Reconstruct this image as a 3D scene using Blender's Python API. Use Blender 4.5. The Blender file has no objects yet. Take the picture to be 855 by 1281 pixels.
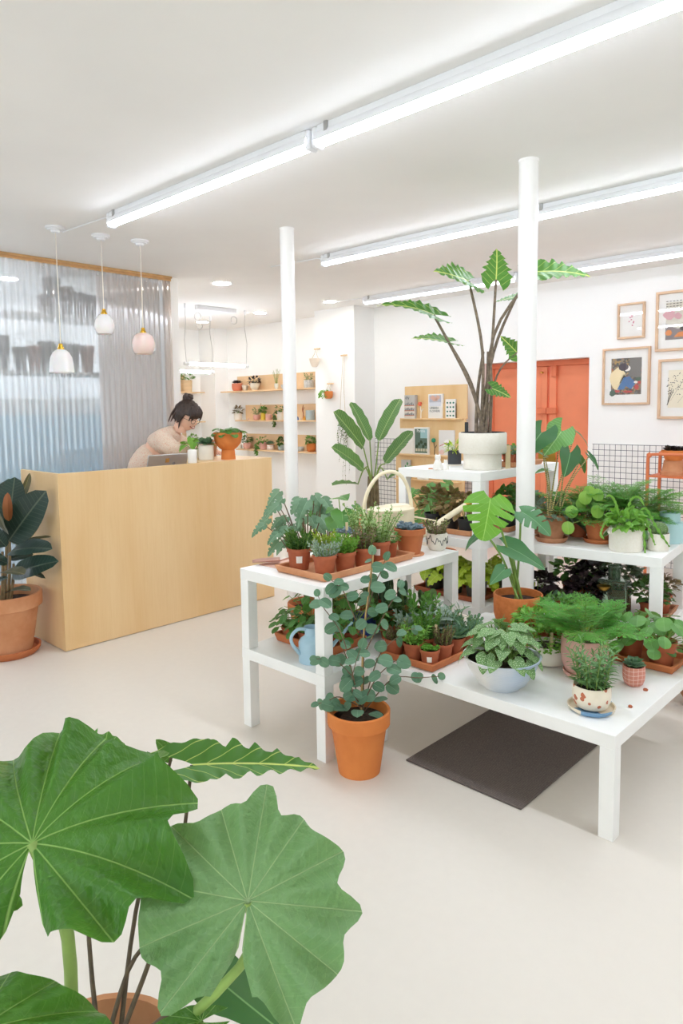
import bpy, math, random
from mathutils import Vector as V, Matrix as MX

# ------------------------------------------------------------------ camera, world, exposure
SC = bpy.context.scene
COL = SC.collection
FPX, YAW, PITCH, ROLL, CYP, HC, WPX, HPX = 867.2, -.7627, .08585, .01268, 586.8, 1.45, 855, 1281
def cam_axes():
    f = V((math.cos(PITCH)*math.sin(YAW), math.cos(PITCH)*math.cos(YAW), -math.sin(PITCH)))
    r0 = V((math.cos(YAW), -math.sin(YAW), 0)); d0 = f.cross(r0)
    return (math.cos(ROLL)*r0 + math.sin(ROLL)*d0, math.cos(ROLL)*d0 - math.sin(ROLL)*r0, f)
CR, CD, CF = cam_axes()
CAM = V((0, 0, HC))
cd = bpy.data.cameras.new('camera'); cam = bpy.data.objects.new('camera', cd); COL.objects.link(cam)
cd.sensor_fit = 'VERTICAL'; cd.sensor_height = 36; cd.lens = FPX/HPX*36
cd.shift_y = -(HPX/2-CYP)/HPX; cd.clip_start = .05
m = MX.Identity(4)
for i in range(3): m[i][0], m[i][1], m[i][2], m[i][3] = CR[i], -CD[i], -CF[i], CAM[i]
cam.matrix_world = m
SC.camera = cam
SC.view_settings.view_transform = 'Standard'; SC.view_settings.look = 'None'
SC.view_settings.gamma = 1; SC.view_settings.use_curve_mapping = False
SC.view_settings.exposure = EXPO = 0.63
SC.cycles.max_bounces = 14; SC.cycles.diffuse_bounces = 9; SC.cycles.glossy_bounces = 4; SC.cycles.transparent_max_bounces = 12
wd = bpy.data.worlds.new('world'); SC.world = wd; wd.use_nodes = True
wd.node_tree.nodes['Background'].inputs[0].default_value = (.93, .96, 1, 1)
wd.node_tree.nodes['Background'].inputs[1].default_value = 2.2
TUBE_POWER, DOWN_POWER = 24.0, 65.0

# pixel -> direction; the distance always comes from the plane or thing it touches
pl_ = bpy.data.lights.new('window_portal', 'AREA'); pl_.shape = 'RECTANGLE'; pl_.size = 5.8; pl_.size_y = 2.0; pl_.cycles.is_portal = True
po = bpy.data.objects.new('window_portal', pl_); COL.objects.link(po); po.location = (-.5, -2.78, 1.45); po.rotation_euler = (math.pi/2, 0, math.pi)
def ray(px, py): return CR*((px-WPX/2)/FPX) + CD*((py-CYP)/FPX) + CF
def oz(px, py, z): d = ray(px, py); return CAM + d*((z-HC)/d.z)
def ox(px, py, x): d = ray(px, py); return CAM + d*(x/d.x)
def oy(px, py, y): d = ray(px, py); return CAM + d*(y/d.y)
def od(px, py, dep): return CAM + ray(px, py)*dep
def depth(p): return (V(p)-CAM).dot(CF)
def spot(px, py, z, r):
    """centre of a round base of radius r whose front edge shows at px,py on the plane z"""
    p = oz(px, py, z); h = V((p.x, p.y, 0)).normalized()
    return V((p.x+h.x*r, p.y+h.y*r, z))
R = random.Random(7)
PI = math.pi

# ------------------------------------------------------------------ materials
def lin(c):
    if isinstance(c, str): c = tuple(int(c[i:i+2], 16) for i in (0, 2, 4))
    return tuple(((v/255)/12.92 if v/255 <= .04045 else ((v/255+.055)/1.055)**2.4) for v in c) + (1,)
MATS = {}
class NT:
    def __init__(s, name):
        s.m = bpy.data.materials.new(name); s.m.use_nodes = True; s.t = s.m.node_tree
        s.b = s.t.nodes['Principled BSDF']; s.out = s.t.nodes['Material Output']; MATS[name] = s.m
    def n(s, typ, ins=None, **kw):
        nd = s.t.nodes.new(typ)
        for k, v in kw.items(): setattr(nd, k, v)
        for k, v in (ins or {}).items(): s.set(nd, k, v)
        return nd
    def set(s, nd, k, v):
        if hasattr(v, 'is_output') or isinstance(v, bpy.types.NodeSocket): s.t.links.new(v, nd.inputs[k])
        else: nd.inputs[k].default_value = v
    def math(s, op, a, b=0, c=0):
        nd = s.n('ShaderNodeMath', operation=op)
        for i, v in enumerate((a, b, c)): s.set(nd, i, v)
        return nd.outputs[0]
    def mix(s, f, a, b):
        nd = s.n('ShaderNodeMix', data_type='RGBA'); s.set(nd, 0, f); s.set(nd, 6, a); s.set(nd, 7, b); return nd.outputs[2]
    def noise(s, scale, detail=3, vec=None, rough=.5):
        nd = s.n('ShaderNodeTexNoise', {'Scale': scale, 'Detail': detail, 'Roughness': rough})
        if vec is not None: s.set(nd, 'Vector', vec)
        return nd.outputs[0]
    def coord(s, w='Object'): return s.n('ShaderNodeTexCoord').outputs[w]
    def ramp(s, f, a, b):
        nd = s.n('ShaderNodeMapRange', {1: a, 2: b}); s.set(nd, 0, f); return nd.outputs[0]
    def bump(s, h, st=.2, dist=.01):
        nd = s.n('ShaderNodeBump', {'Strength': st, 'Distance': dist}); s.set(nd, 'Height', h); s.set(s.b, 'Normal', nd.outputs[0])
def mat(name, c, rough=.5, var=.06, scale=8, metal=0, bump=0, spec=.5, c2=None, vscale=None, bscale=60):
    if name in MATS: return MATS[name]
    k = NT(name); base = lin(c); o = k.coord()
    if vscale:
        mp = k.n('ShaderNodeMapping', {'Scale': vscale}); k.set(mp, 0, o); o = mp.outputs[0]
    nz = k.noise(scale, 4, o)
    d = lin(c2) if c2 else tuple(v*(1-var*2) for v in base[:3])+(1,)
    l = base if c2 else tuple(min(1, v*(1+var)) for v in base[:3])+(1,)
    k.set(k.b, 'Base Color', k.mix(k.ramp(nz, .3, .7), d, l))
    k.b.inputs['Roughness'].default_value = rough; k.b.inputs['Metallic'].default_value = metal
    k.b.inputs['Specular IOR Level'].default_value = spec
    if bump: k.bump(k.noise(bscale, 3, k.coord()), bump, .004)
    return k.m
def emit(name, c, st):
    k = NT(name); k.b.inputs['Base Color'].default_value = lin(c)
    k.b.inputs['Emission Color'].default_value = lin(c); k.b.inputs['Emission Strength'].default_value = st
    return k.m
def leafmat(name, c, c2=None, vein=None, vw=.02, side=None, spots=None, edge=None, rough=.4, trans=.25, rad=None, scale=3):
    """two-sided leaf: midrib, side veins (count, slant, width), spots (scale, lo, hi, colour), pale edge (outline uv x)"""
    k = NT(name); base = lin(c); dk = lin(c2) if c2 else tuple(v*.6 for v in base[:3])+(1,)
    inf = k.n('ShaderNodeObjectInfo').outputs['Random']; isl = k.n('ShaderNodeNewGeometry').outputs['Random Per Island']
    rnd = k.math('FRACT', k.math('ADD', inf, isl))
    nz = k.noise(scale, 2, k.coord('UV'))
    f = k.math('MULTIPLY_ADD', rnd, .65, k.math('MULTIPLY', nz, .35))
    col = k.mix(f, dk, base)
    uv = k.n('ShaderNodeSeparateXYZ'); k.set(uv, 0, k.coord('UV'))
    ax = k.math('ABSOLUTE', k.math('SUBTRACT', uv.outputs[0], .5)); y = uv.outputs[1]
    if spots:
        sn = k.noise(spots[0], 3, k.coord('UV'), .6); col = k.mix(k.ramp(sn, spots[1], spots[2]), col, lin(spots[3]))
    if edge:
        e = k.math('ADD', ax, k.math('MULTIPLY', k.noise(9, 2, k.coord('UV')), .12)); col = k.mix(k.ramp(e, edge[0], edge[0]+.04), col, lin(edge[1]))
    if vein:
        mk = k.ramp(ax, vw, vw*.4)
        if side:
            fr = k.math('FRACT', k.math('MULTIPLY', k.math('SUBTRACT', y, k.math('MULTIPLY', ax, side[1])), side[0]))
            fr = k.math('ABSOLUTE', k.math('SUBTRACT', fr, .5)); sv = k.ramp(fr, side[2], side[2]*.3)
            mk = k.math('MAXIMUM', mk, k.math('MULTIPLY', sv, .75))
        col = k.mix(mk, col, lin(vein))
        bp = k.n('ShaderNodeBump', {'Strength': .35, 'Distance': .01}); k.set(bp, 'Height', mk); k.set(k.b, 'Normal', bp.outputs[0])
    if rad:
        ph = k.math('ARCTAN2', ax, y); rr_ = k.math('SQRT', k.math('ADD', k.math('MULTIPLY', ax, ax), k.math('MULTIPLY', y, y)))
        fr = k.math('ABSOLUTE', k.math('SUBTRACT', k.math('FRACT', k.math('ADD', k.math('DIVIDE', ph, rad[0]), .5)), .5))
        mk = k.ramp(k.math('MULTIPLY', k.math('MULTIPLY', fr, rad[0]), rr_), rad[1], rad[1]*.3)
        sec = k.math('ABSOLUTE', k.math('SUBTRACT', k.math('FRACT', k.math('SUBTRACT', k.math('MULTIPLY', rr_, 9), k.math('MULTIPLY', fr, 2.2))), .5))
        col = k.mix(k.math('MAXIMUM', mk, k.math('MULTIPLY', k.ramp(sec, .05, .0), .22)), col, lin(rad[2]))
        bp = k.n('ShaderNodeBump', {'Strength': .8, 'Distance': .016}); k.set(bp, 'Height', k.math('ADD', k.math('MULTIPLY', mk, -.12), k.math('MULTIPLY', k.noise(9, 3, k.coord('UV')), .8))); k.set(k.b, 'Normal', bp.outputs[0])
    k.set(k.b, 'Base Color', col); k.b.inputs['Roughness'].default_value = rough
    k.b.inputs['Specular IOR Level'].default_value = .4
    tr = k.n('ShaderNodeBsdfTranslucent'); k.set(tr, 0, k.mix(.35, col, lin('a8d040')))
    mx = k.n('ShaderNodeMixShader', {0: trans}); k.t.links.new(k.b.outputs[0], mx.inputs[1]); k.t.links.new(tr.outputs[0], mx.inputs[2])
    k.t.links.new(mx.outputs[0], k.out.inputs[0])
    return k.m

# ------------------------------------------------------------------ mesh builder
class MB:
    def __init__(s): s.v = []; s.f = []; s.uv = None
    def add(s, vs, fs):
        o = len(s.v); s.v += [V(p) for p in vs]; s.f += [tuple(i+o for i in f) for f in fs]; return s
    def box(s, x0, x1, y0, y1, z0, z1, rz=0, c=None):
        vs = [V((x, y, z)) for x in (x0, x1) for y in (y0, y1) for z in (z0, z1)]
        if rz:
            cc = V(c) if c else V(((x0+x1)/2, (y0+y1)/2, 0)); q = MX.Rotation(rz, 3, 'Z'); vs = [q @ (p-cc)+cc for p in vs]
        return s.add(vs, [(0, 1, 3, 2), (4, 6, 7, 5), (0, 4, 5, 1), (2, 3, 7, 6), (0, 2, 6, 4), (1, 5, 7, 3)])
    def lathe(s, prof, n=28, c=(0, 0, 0), sx=1, sy=1, wav=None):
        vs = []; fs = []
        for j, (r, z) in enumerate(prof):
            for i in range(n):
                a = 2*PI*i/n; rr = r*(wav(a, j) if wav else 1)
                vs.append((c[0]+rr*sx*math.cos(a), c[1]+rr*sy*math.sin(a), c[2]+z))
        for j in range(len(prof)-1):
            for i in range(n):
                a, b = j*n+i, j*n+(i+1) % n; fs.append((a, b, b+n, a+n))
        if prof[0][0] > 1e-6: fs.append(tuple(range(n-1, -1, -1)))
        if prof[-1][0] > 1e-6: fs.append(tuple((len(prof)-1)*n+i for i in range(n)))
        return s.add(vs, fs)
    def tube(s, pts, rad, n=6, cap=True):
        pts = [V(p) for p in pts]; k = len(pts)
        rad = rad if hasattr(rad, '__len__') else [rad]*k
        t0 = (pts[1]-pts[0]).normalized(); u = t0.orthogonal().normalized(); vs = []; fs = []
        for j, p in enumerate(pts):
            t = (pts[min(j+1, k-1)]-pts[max(j-1, 0)])
            t = t.normalized() if t.length > 1e-9 else t0
            u = (u - t*u.dot(t)); u = u.normalized() if u.length > 1e-6 else t.orthogonal().normalized(); w = t.cross(u)
            for i in range(n):
                a = 2*PI*i/n; vs.append(p+(u*math.cos(a)+w*math.sin(a))*rad[j])
        for j in range(k-1):
            for i in range(n):
                a, b = j*n+i, j*n+(i+1) % n; fs.append((a, b, b+n, a+n))
        if cap: fs += [tuple(range(n-1, -1, -1)), tuple((k-1)*n+i for i in range(n))]
        return s.add(vs, fs)
    def mesh(s, name, smooth=True, angle=None):
        me = bpy.data.meshes.new(name); me.from_pydata([tuple(p) for p in s.v], [], s.f)
        if s.uv:
            ul = me.uv_layers.new(name='UVMap')
            for l in me.loops: ul.data[l.index].uv = s.uv[l.vertex_index]
        if smooth: me.shade_smooth() if angle is None else (me.shade_smooth(), me.set_sharp_from_angle(angle=angle))
        me.update(); return me
def curve(a, b, up=.3, n=8, side=None):
    """bent path from a to b, rising first"""
    a, b = V(a), V(b); c = a.lerp(b, .5)+V((0, 0, up*(b-a).length)) + (side or V((0, 0, 0)))
    return [(a*(1-t)**2 + c*2*t*(1-t) + b*t*t) for t in [i/(n-1) for i in range(n)]]
def obj(name, data, material=None, parent=None, loc=None, matrix=None):
    o = bpy.data.objects.new(name, data); COL.objects.link(o)
    if parent: o.parent = parent
    if loc is not None: o.location = loc
    if matrix is not None: o.matrix_basis = matrix
    if material is not None and not data.materials: data.materials.append(material)
    return o
def part(name, mb, material, parent=None, bevel=0, smooth=True, angle=.6, label=None, stuff=False):
    o = obj(name, mb.mesh(name, smooth, angle), material, parent)
    if bevel:
        b = o.modifiers.new('bevel', 'BEVEL'); b.width = bevel; b.segments = 2; b.limit_method = 'ANGLE'
    if label: o['label'] = label
    if stuff: o['kind'] = 'stuff'
    return o
def tag(o, label=None, cat=None, group=None, kind=None):
    if label: o['label'] = label
    if cat: o['category'] = cat
    if group: o['group'] = group
    if kind: o['kind'] = kind
    return o
def thing(name, label, cat, loc=(0, 0, 0), rz=0, group=None, kind=None):
    o = bpy.data.objects.new(name, None); COL.objects.link(o); o.location = loc; o.rotation_euler = (0, 0, rz)
    o.empty_display_size = .05
    return tag(o, label, cat, group, kind)
def one(name, mb, material, label, cat, loc=(0, 0, 0), rz=0, group=None, kind=None, bevel=0, angle=.6):
    o = part(name, mb, material, None, bevel, True, angle); o.location = loc; o.rotation_euler = (0, 0, rz)
    return tag(o, label, cat, group, kind)
def struct(name, mb, material, parent=None, **kw):
    o = part(name, mb, material, parent, **kw)
    if not parent: o['kind'] = 'structure'
    return o

# ------------------------------------------------------------------ leaves: unit length along +Y from the petiole, upper side +Z
def sh_power(w, a, b):
    pk = (a/(a+b))**a*(b/(a+b))**b
    return (0, lambda t: 0, lambda t: w*max(t, 0)**a*max(1-t, 0)**b/pk)
def sh_round(w=.5, back=.42):
    c = (1-back)/2; hl = (1+back)/2
    return (-back, lambda t: 0, lambda t: w*(1+back)*math.sqrt(max(0, 1-((t-c)/hl)**2)))
def sh_heart(w=.42, back=.28, gap=.5, tip=.75, notch=None, jag=0, nj=7):
    def outer(t):
        if t < 0:
            q = 1-(t/-back)**2 if True else 0
            return w*(.22+.74*math.sqrt(max(0, q)))
        o = w*(.96*(1-t**1.6)**tip + .04*(1-t))*(1+.25*math.sin(min(1, t*2.2)*PI)*.5)
        if notch:
            for c, wd_, dp in notch:
                e = abs(t-c)/wd_
                if e < 1: o *= 1-dp*(1-e**4)
        if jag: o *= 1-jag*abs(((t*nj) % 1)-.0)*(1 if t > .05 else 0)
        return o
    def inner(t): return 0 if t >= 0 else w*gap*(t/-back)**.7*.9
    return (-back, inner, outer)
def leafmesh(name, shape, nt=12, nv=3, fold=.15, bend=.25, wave=0, wf=5, slant=0, cup=0, thick=0, seed=0):
    t0, inner, outer = shape; mb = MB(); uv = []; rr = random.Random(seed); ph = rr.random()*6
    for sd in (-1, 1):
        o = len(mb.v)
        for i in range(nt+1):
            t = t0+(1-t0)*(i/nt); a = inner(t); b = max(outer(t), a+1e-4) if t < .999 else 1e-4
            for j in range(nv+1):
                x = a+(b-a)*j/nv; e = j/nv
                z = fold*x - bend*t*abs(t) + cup*x*x - (bend*.6*x*x) + wave*e*math.sin(wf*2*PI*t+ph+sd)*.5
                mb.v.append(V((sd*x, t+slant*x, z))); uv.append((.5+sd*x, t))
        w = nv+1
        for i in range(nt):
            for j in range(nv):
                q = (o+i*w+j, o+i*w+j+1, o+(i+1)*w+j+1, o+(i+1)*w+j); mb.f.append(q if sd > 0 else q[::-1])
    mb.uv = uv
    return mb
def polarleaf(prof_, delta, quilt=.02, bend=.2, ruf=.03, nphi=96, nr=9, fold=.1, seed=0, point=.045):
    """broad heart leaf on a polar grid; prof_ = radius at angles (deg) from the tip"""
    mb = MB(); uv = []; amax = math.radians(prof_[-1][0])
    for i in range(nphi+1):
        ph = -amax+2*amax*i/nphi; dg = abs(math.degrees(ph))
        for (a0, r0), (a1, r1) in zip(prof_, prof_[1:]):
            if a0 <= dg <= a1+1e-6:
                t = (dg-a0)/(a1-a0); t = t*t*(3-2*t); rr = r0+(r1-r0)*t; break
        vn = math.cos(2*PI*ph/delta); rr *= 1+point*vn*min(1, dg/12)+.025*math.sin(ph*17+seed)+.03*math.sin(ph*7.3+seed*2)
        for j in range(nr+1):
            q = j/nr*rr; x, y = math.sin(ph)*q, math.cos(ph)*q; e = j/nr
            z = fold*abs(x)*(1-.5*e) - bend*y*abs(y) - bend*1.3*x*x - quilt*e*vn*2*q + ruf*e**3*math.sin(5.3*ph+seed*2+1)
            mb.v.append(V((x, y, z))); uv.append((.5+x, y))
    w = nr+1; mb.f = [(i*w+j, i*w+j+1, (i+1)*w+j+1, (i+1)*w+j)[::-1] for i in range(nphi) for j in range(nr)]; mb.uv = uv
    return mb
def frame(p, d, n, L=1, wd_=None):
    y = V(d).normalized(); n = V(n); x = y.cross(n)
    x = x.normalized() if x.length > 1e-6 else y.orthogonal().normalized(); z = x.cross(y); wd_ = wd_ or L
    mt = MX.Identity(4)
    for i in range(3): mt[i][0], mt[i][1], mt[i][2], mt[i][3] = x[i]*wd_, y[i]*L, z[i]*L, p[i]
    return mt
LEAF = {}
def leafdata(key, material, variants=3):
    """shared leaf meshes of one kind and material"""
    k = (key, material.name)
    if k not in LEAF:
        LEAF[k] = []
        for i in range(variants):
            mb = LEAFKIND[key](i); me = mb.mesh('leaf_'+key); me.materials.append(material); LEAF[k].append(me)
    return LEAF[k]
LEAFKIND = {
 'ovate': lambda i: leafmesh('l', sh_power(.33, .55, .75), 8, 2, .2, .2+.12*i, .03, 3),
 'oblong': lambda i: leafmesh('l', sh_power(.21, .45, .55), 12, 2, .22, .12+.1*i, .015, 3),
 'lance': lambda i: leafmesh('l', sh_power(.13, .5, .8), 8, 1, .2, .2+.15*i),
 'round': lambda i: leafmesh('l', sh_round(.46, .45), 12, 4, -.06, .12+.1*i, .03, 2, cup=.15),
 'coin': lambda i: leafmesh('l', sh_power(.42, .5, .55), 9, 2, .12, .15+.1*i, .02, 2),
 'heart': lambda i: leafmesh('l', sh_heart(.44, .2, .4, .7), 12, 3, .16, .2+.1*i, .03, 2),
 'arrow': lambda i: leafmesh('l', sh_heart(.3, .42, .5, .68), 20, 3, .2, .2+.1*i, .02, 2),
 'jagged': lambda i: leafmesh('l', sh_heart(.34, .38, .55, .9, None, .36, 5), 50, 3, .18, .12+.1*i, .03, 6, slant=.25),
 'elephant': lambda i: polarleaf([(0, 1), (18, .88), (45, .72), (80, .64), (115, .62), (140, .64), (158, .54), (170, .2), (174, .06)], math.radians(29), .06, .2, .08, seed=i),
 'shield': lambda i: polarleaf([(0, 1.16), (14, 1.02), (30, .97), (60, 1.1), (90, 1.16), (120, 1.17), (148, 1.14), (164, .95), (173, .55), (177, .42)], math.radians(29.3), .075, .05, .07, fold=.1, seed=i+1, point=.075),
 'broad': lambda i: polarleaf([(0, 1.08), (14, .98), (35, 1.05), (60, 1.25), (85, 1.36), (105, 1.3), (125, 1.12), (148, .95), (160, .65), (166, .3)], math.radians(27), .07, .12, .09, fold=.14, seed=i+3, point=.06),
 'monstera': lambda i: leafmesh('l', sh_heart(.46, .2, .35, .62, [(.14, .024, .6), (.36, .03, .68), (.58, .028, .62)]), 90, 6, .1, .25+.08*i, .02, 2, slant=.35, seed=i),
 'paddle': lambda i: leafmesh('l', sh_power(.17, .35, .35), 16, 4, .35, .06+.05*i, .025, 4, seed=i),
 'lobed': lambda i: leafmesh('l', sh_heart(.36, .18, .3, .7, [(.25, .05, .4), (.5, .05, .4), (.72, .04, .35)]), 40, 3, .12, .3+.1*i, .03, 3, slant=.3, seed=i),
 'ruffle': lambda i: leafmesh('l', sh_heart(.48, .1, .3, .5), 16, 3, .1, .3+.1*i, .14, 4, seed=i),
 # small ones for dense foliage
 's_ovate': lambda i: leafmesh('l', sh_power(.34, .5, .7), 4, 1, .25, .25),
 's_round': lambda i: leafmesh('l', sh_power(.45, .5, .5), 4, 1, .2, .15),
 's_lance': lambda i: leafmesh('l', sh_power(.12, .4, .7), 3, 1, .3, .25),
 's_fat': lambda i: leafmesh('l', sh_power(.33, .5, .4), 4, 1, .5, -.25),
 's_needle': lambda i: leafmesh('l', sh_power(.06, .4, .5), 2, 1, .2, .1),
 's_ruffle': lambda i: leafmesh('l', sh_power(.48, .5, .45), 5, 2, .2, .3, .22, 3),
}
SMALL = {}
def scatter(mb, key, mats_):
    """add small leaf copies (matrices) to a joined mesh"""
    if key not in SMALL: SMALL[key] = LEAFKIND[key](0)
    src = SMALL[key]
    if mb.uv is None: mb.uv = []
    for mt in mats_:
        o = len(mb.v); mb.v += [mt @ p for p in src.v]; mb.f += [tuple(i+o for i in f) for f in src.f]; mb.uv += src.uv
def leaf(root, key, material, p, d, n, L, w=None, v=None):
    ds = leafdata(key, material); me = ds[R.randrange(len(ds)) if v is None else v]
    return obj('leaf', me, None, root, matrix=frame(p, d, n, L, w))
def pxleaf(root, key, material, a, t, n=(0, .6, .8), w=1, v=None):
    """leaf from the petiole joint a=(px,py,depth) to the tip t; n = facing in (right, up, towards the viewer)"""
    A, T = od(*a), od(*t); base = V(root.location); L = (T-A).length
    nw = CR*n[0]-CD*n[1]-CF*n[2]
    return leaf(root, key, material, A-base, T-A, nw, L, L*w, v)

# ------------------------------------------------------------------ palette
white_paint = mat('white_paint', 'f2f2f0', .45, .015)
wall_paint = mat('wall_paint', 'f4f4f3', .8, .008, 2)
ceil_paint = mat('ceiling_paint', 'efeeec', .85, .015, 1.5)
terra = mat('terracotta', 'c8794a', .8, .1, 12, bump=.08, c2='b3643a')
terra_red = mat('terracotta_red', 'b5633f', .75, .1, 14, bump=.08, c2='9c4f30')
terra_pale = mat('terracotta_pale', 'd39a72', .85, .1, 9, bump=.1, c2='bf8056')
terra_old = mat('terracotta_weathered', 'c08a68', .9, .15, 14, bump=.15, c2='9d6a4a')
terra_bright = mat('terracotta_bright', 'dd8744', .75, .06, 8, bump=.06, c2='cf7636')
soil_m = mat('soil', '3a2a20', .95, .4, 60, bump=.8)
black_pl = mat('black_plastic', '33363a', .5, .1)
cream = mat('cream_ceramic', 'e9e3d6', .5, .03)
speck = mat('speckled_ceramic', 'e8e4da', .55, .1, 120, c2='e2dccf')
pink = mat('pink_ceramic', 'dca79a', .55, .05)
wood_l = mat('pale_wood', 'dcbc93', .55, .08, 6, vscale=(1, 1, 8))
stem_g = mat('green_stem', '7f9d4a', .5, .1)
stem_b = mat('brown_stem', '7a6248', .7, .2, 30, c2='5c4a3a')
label_w = mat('white_label', 'f0ede6', .6, .02)
tagwood = mat('plant_tag_wood', 'd9c39a', .7, .05)

G_eu = leafmat('eucalyptus_leaf', '6f957b', '466f58', vein='90ad94', vw=.012, rough=.55)
G_rub = leafmat('rubber_leaf', '2b423c', '1d2d2a', vein='566352', vw=.012, side=(14, .6, .03), rough=.3, trans=.05)
G_rubr = leafmat('rubber_back', '5d5a3e', '4a4a34', vein='8d8660', vw=.015, rough=.45, trans=.05)
G_rubs = leafmat('rubber_sheath', 'a8643c', '8d5030', rough=.5, trans=.1)
G_alo = leafmat('alocasia_leaf', '4f8a3c', '39702c', vein='d4e07e', vw=.018, side=(5, .9, .045), rough=.4)
G_ele = leafmat('elephant_leaf', '7ba572', '6b9664', rad=(.511, .0085, 'aecd98'), rough=.4, trans=.3)
G_ele2 = leafmat('elephant_leaf_dark', '4a8533', '3d7529', rad=(.471, .0085, '97c06c'), rough=.36, trans=.3)
G_mon = leafmat('monstera_leaf', '7ab83f', '62a02e', vein='a5d468', vw=.012, side=(6, .8, .03), rough=.35, trans=.3)
G_mond = leafmat('monstera_leaf_blue', '5f9468', '487c50', vein='92b98c', vw=.012, rough=.35)
G_str = leafmat('strelitzia_leaf', '5f8f56', '477443', vein='a2bd80', vw=.012, side=(22, .5, .08), rough=.4)
G_pil = leafmat('pilea_leaf', '6fa355', '4f8540', vein='a5c985', vw=.008, rough=.35)
G_pily = leafmat('pilea_leaf_yellow', '93bd49', '6fa23c', vein='c4dc8a', vw=.008, rough=.35)
G_sci = leafmat('satin_leaf', '6a9a55', '4d7c42', spots=(16, .52, .58, 'bcd0a6'), vein='7fa566', vw=.01, rough=.45)
G_zeb = leafmat('arrow_leaf', '3d7345', '2c5c38', vein='7fae74', vw=.012, rough=.4)
G_zebl = leafmat('arrow_leaf_light', '6fa85c', '5a9449', vein='a8cf8e', vw=.012, side=(9, .7, .05), rough=.4)
G_geo = leafmat('round_green_leaf', '5e9448', '3f7433', vein='86b36a', vw=.012, rough=.4)
G_gray = leafmat('greygreen_leaf', '7d9f84', '567c60', vein='9fbba0', vw=.012, rough=.5)
G_lime = leafmat('lime_leaf', 'b6c93a', '92b02a', vein='d3df74', vw=.012, rough=.45)
G_pur = leafmat('purple_leaf', '3c2a30', '221a1e', rough=.35, trans=.05)
G_redg = leafmat('red_green_leaf', '9a8a58', '6f7c48', spots=(5, .45, .6, 'b98a70'), rough=.5)
G_var = leafmat('variegated_leaf', 'e4e8c4', '8fb25f', spots=(4, .45, .55, '7ba352'), rough=.45)
G_host = leafmat('white_edged_leaf', '5f9150', '4f8246', edge=(.2, 'edf0d8'), rough=.4)
G_dark = leafmat('dark_green_leaf', '4b7538', '2f5526', rough=.4)
G_mid = leafmat('mid_green_leaf', '6a9c48', '437a30', rough=.45)
G_brt = leafmat('bright_green_leaf', '86b84c', '5d9a38', rough=.45)
G_yel = leafmat('yellow_green_leaf', 'b5c44c', '86a63a', rough=.45)
G_sil = leafmat('silver_leaf', 'b2c0b4', '7f968a', rough=.6)
G_blu = leafmat('blue_succulent_leaf', 'a3b2bd', '7d93a3', rough=.6, trans=.1)
G_bro = leafmat('bronze_leaf', '8f705c', '5c4a40', rough=.5)
G_fern = leafmat('fern_needle', '6cb84f', '4a9a3c', rough=.5, trans=.35)
G_ros = leafmat('rosemary_needle', '7fa874', '557f50', rough=.5)
G_bego = leafmat('begonia_leaf', '7a9a86', '4e5d4a', spots=(6, .5, .6, '5d4a45'), vein='3f5a44', vw=.02, side=(6, .8, .06), rough=.4)
cact_g = mat('cactus_green', '6d8a55', .7, .2, 30, bump=.3, c2='54713f')
cact_d = mat('cactus_dark', '4c6a48', .7, .2, 30, bump=.3, c2='38553a')

# ------------------------------------------------------------------ pots
def prof(style, r, h):
    if style == 'classic': return [(0, 0), (r*.66, 0), (r*.88, h*.74), (r*.9, h*.76), (r*.99, h*.77), (r, h*.98), (r*.97, h), (r*.91, h*.99), (r*.84, h*.8), (0, h*.78)]
    if style == 'nursery': return [(0, 0), (r*.74, 0), (r*.92, h*.82), (r, h*.83), (r, h*.98), (r*.98, h), (r*.92, h), (r*.88, h*.82), (0, h*.8)]
    if style == 'cylinder': return [(0, 0), (r*.93, 0), (r*.98, h*.04), (r, h*.1), (r, h*.97), (r*.98, h), (r*.92, h), (r*.9, h*.86), (0, h*.85)]
    if style == 'cup': return [(0, 0), (r*.6, 0), (r*.82, h*.1), (r*.97, h*.35), (r, h*.6), (r*.97, h*.97), (r*.95, h), (r*.9, h), (r*.88, h*.85), (0, h*.84)]
    if style == 'bowl': return [(0, 0), (r*.46, 0), (r*.5, h*.08), (r*.62, h*.16), (r*.85, h*.6), (r*.98, h*.95), (r, h), (r*.95, h), (r*.84, h*.78), (0, h*.76)]
    if style == 'round': return [(0, 0), (r*.45, 0), (r*.6, h*.08), (r*.86, h*.3), (r*.96, h*.5), (r*.98, h*.56), (r*1.0, h*.97), (r*.98, h), (r*.93, h), (r*.9, h*.8), (0, h*.78)]
    if style == 'goblet': return [(0, 0), (r*.5, 0), (r*.5, h*.03), (r*.46, h*.3), (r*.44, h*.36), (r*.6, h*.42), (r*.88, h*.6), (r*.99, h*.85), (r, h), (r*.95, h), (r*.88, h*.85), (0, h*.82)]
    if style == 'step': return [(0, 0), (r*.78, 0), (r*.8, h*.02), (r*.8, h*.42), (r*.82, h*.43), (r*.96, h*.44), (r, h*.48), (r, h*.98), (r*.98, h), (r*.93, h), (r*.92, h*.9), (0, h*.88)]
    if style == 'square': return [(0, 0), (r*.9, 0), (r, h), (r*.94, h), (r*.9, h*.88), (0, h*.87)]
POTM = {}
def pot(root, style, r, h, material, soil=True):
    k = (style, round(r, 3), round(h, 3), material.name)
    if k not in POTM:
        me = MB().lathe(prof(style, r, h), 32).mesh('pot', True, .6); me.materials.append(material); POTM[k] = me
        sz = h*.83 if style != 'step' else h*.91
        s = MB().lathe([(0, sz+.004), (r*.5, sz+.006), (r*.9, sz)], 24).mesh('soil'); s.materials.append(soil_m); POTM[k+(1,)] = s
    p = obj('pot', POTM[k], None, root)
    if soil: obj('soil', POTM[k+(1,)], None, root)
    return p
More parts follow.
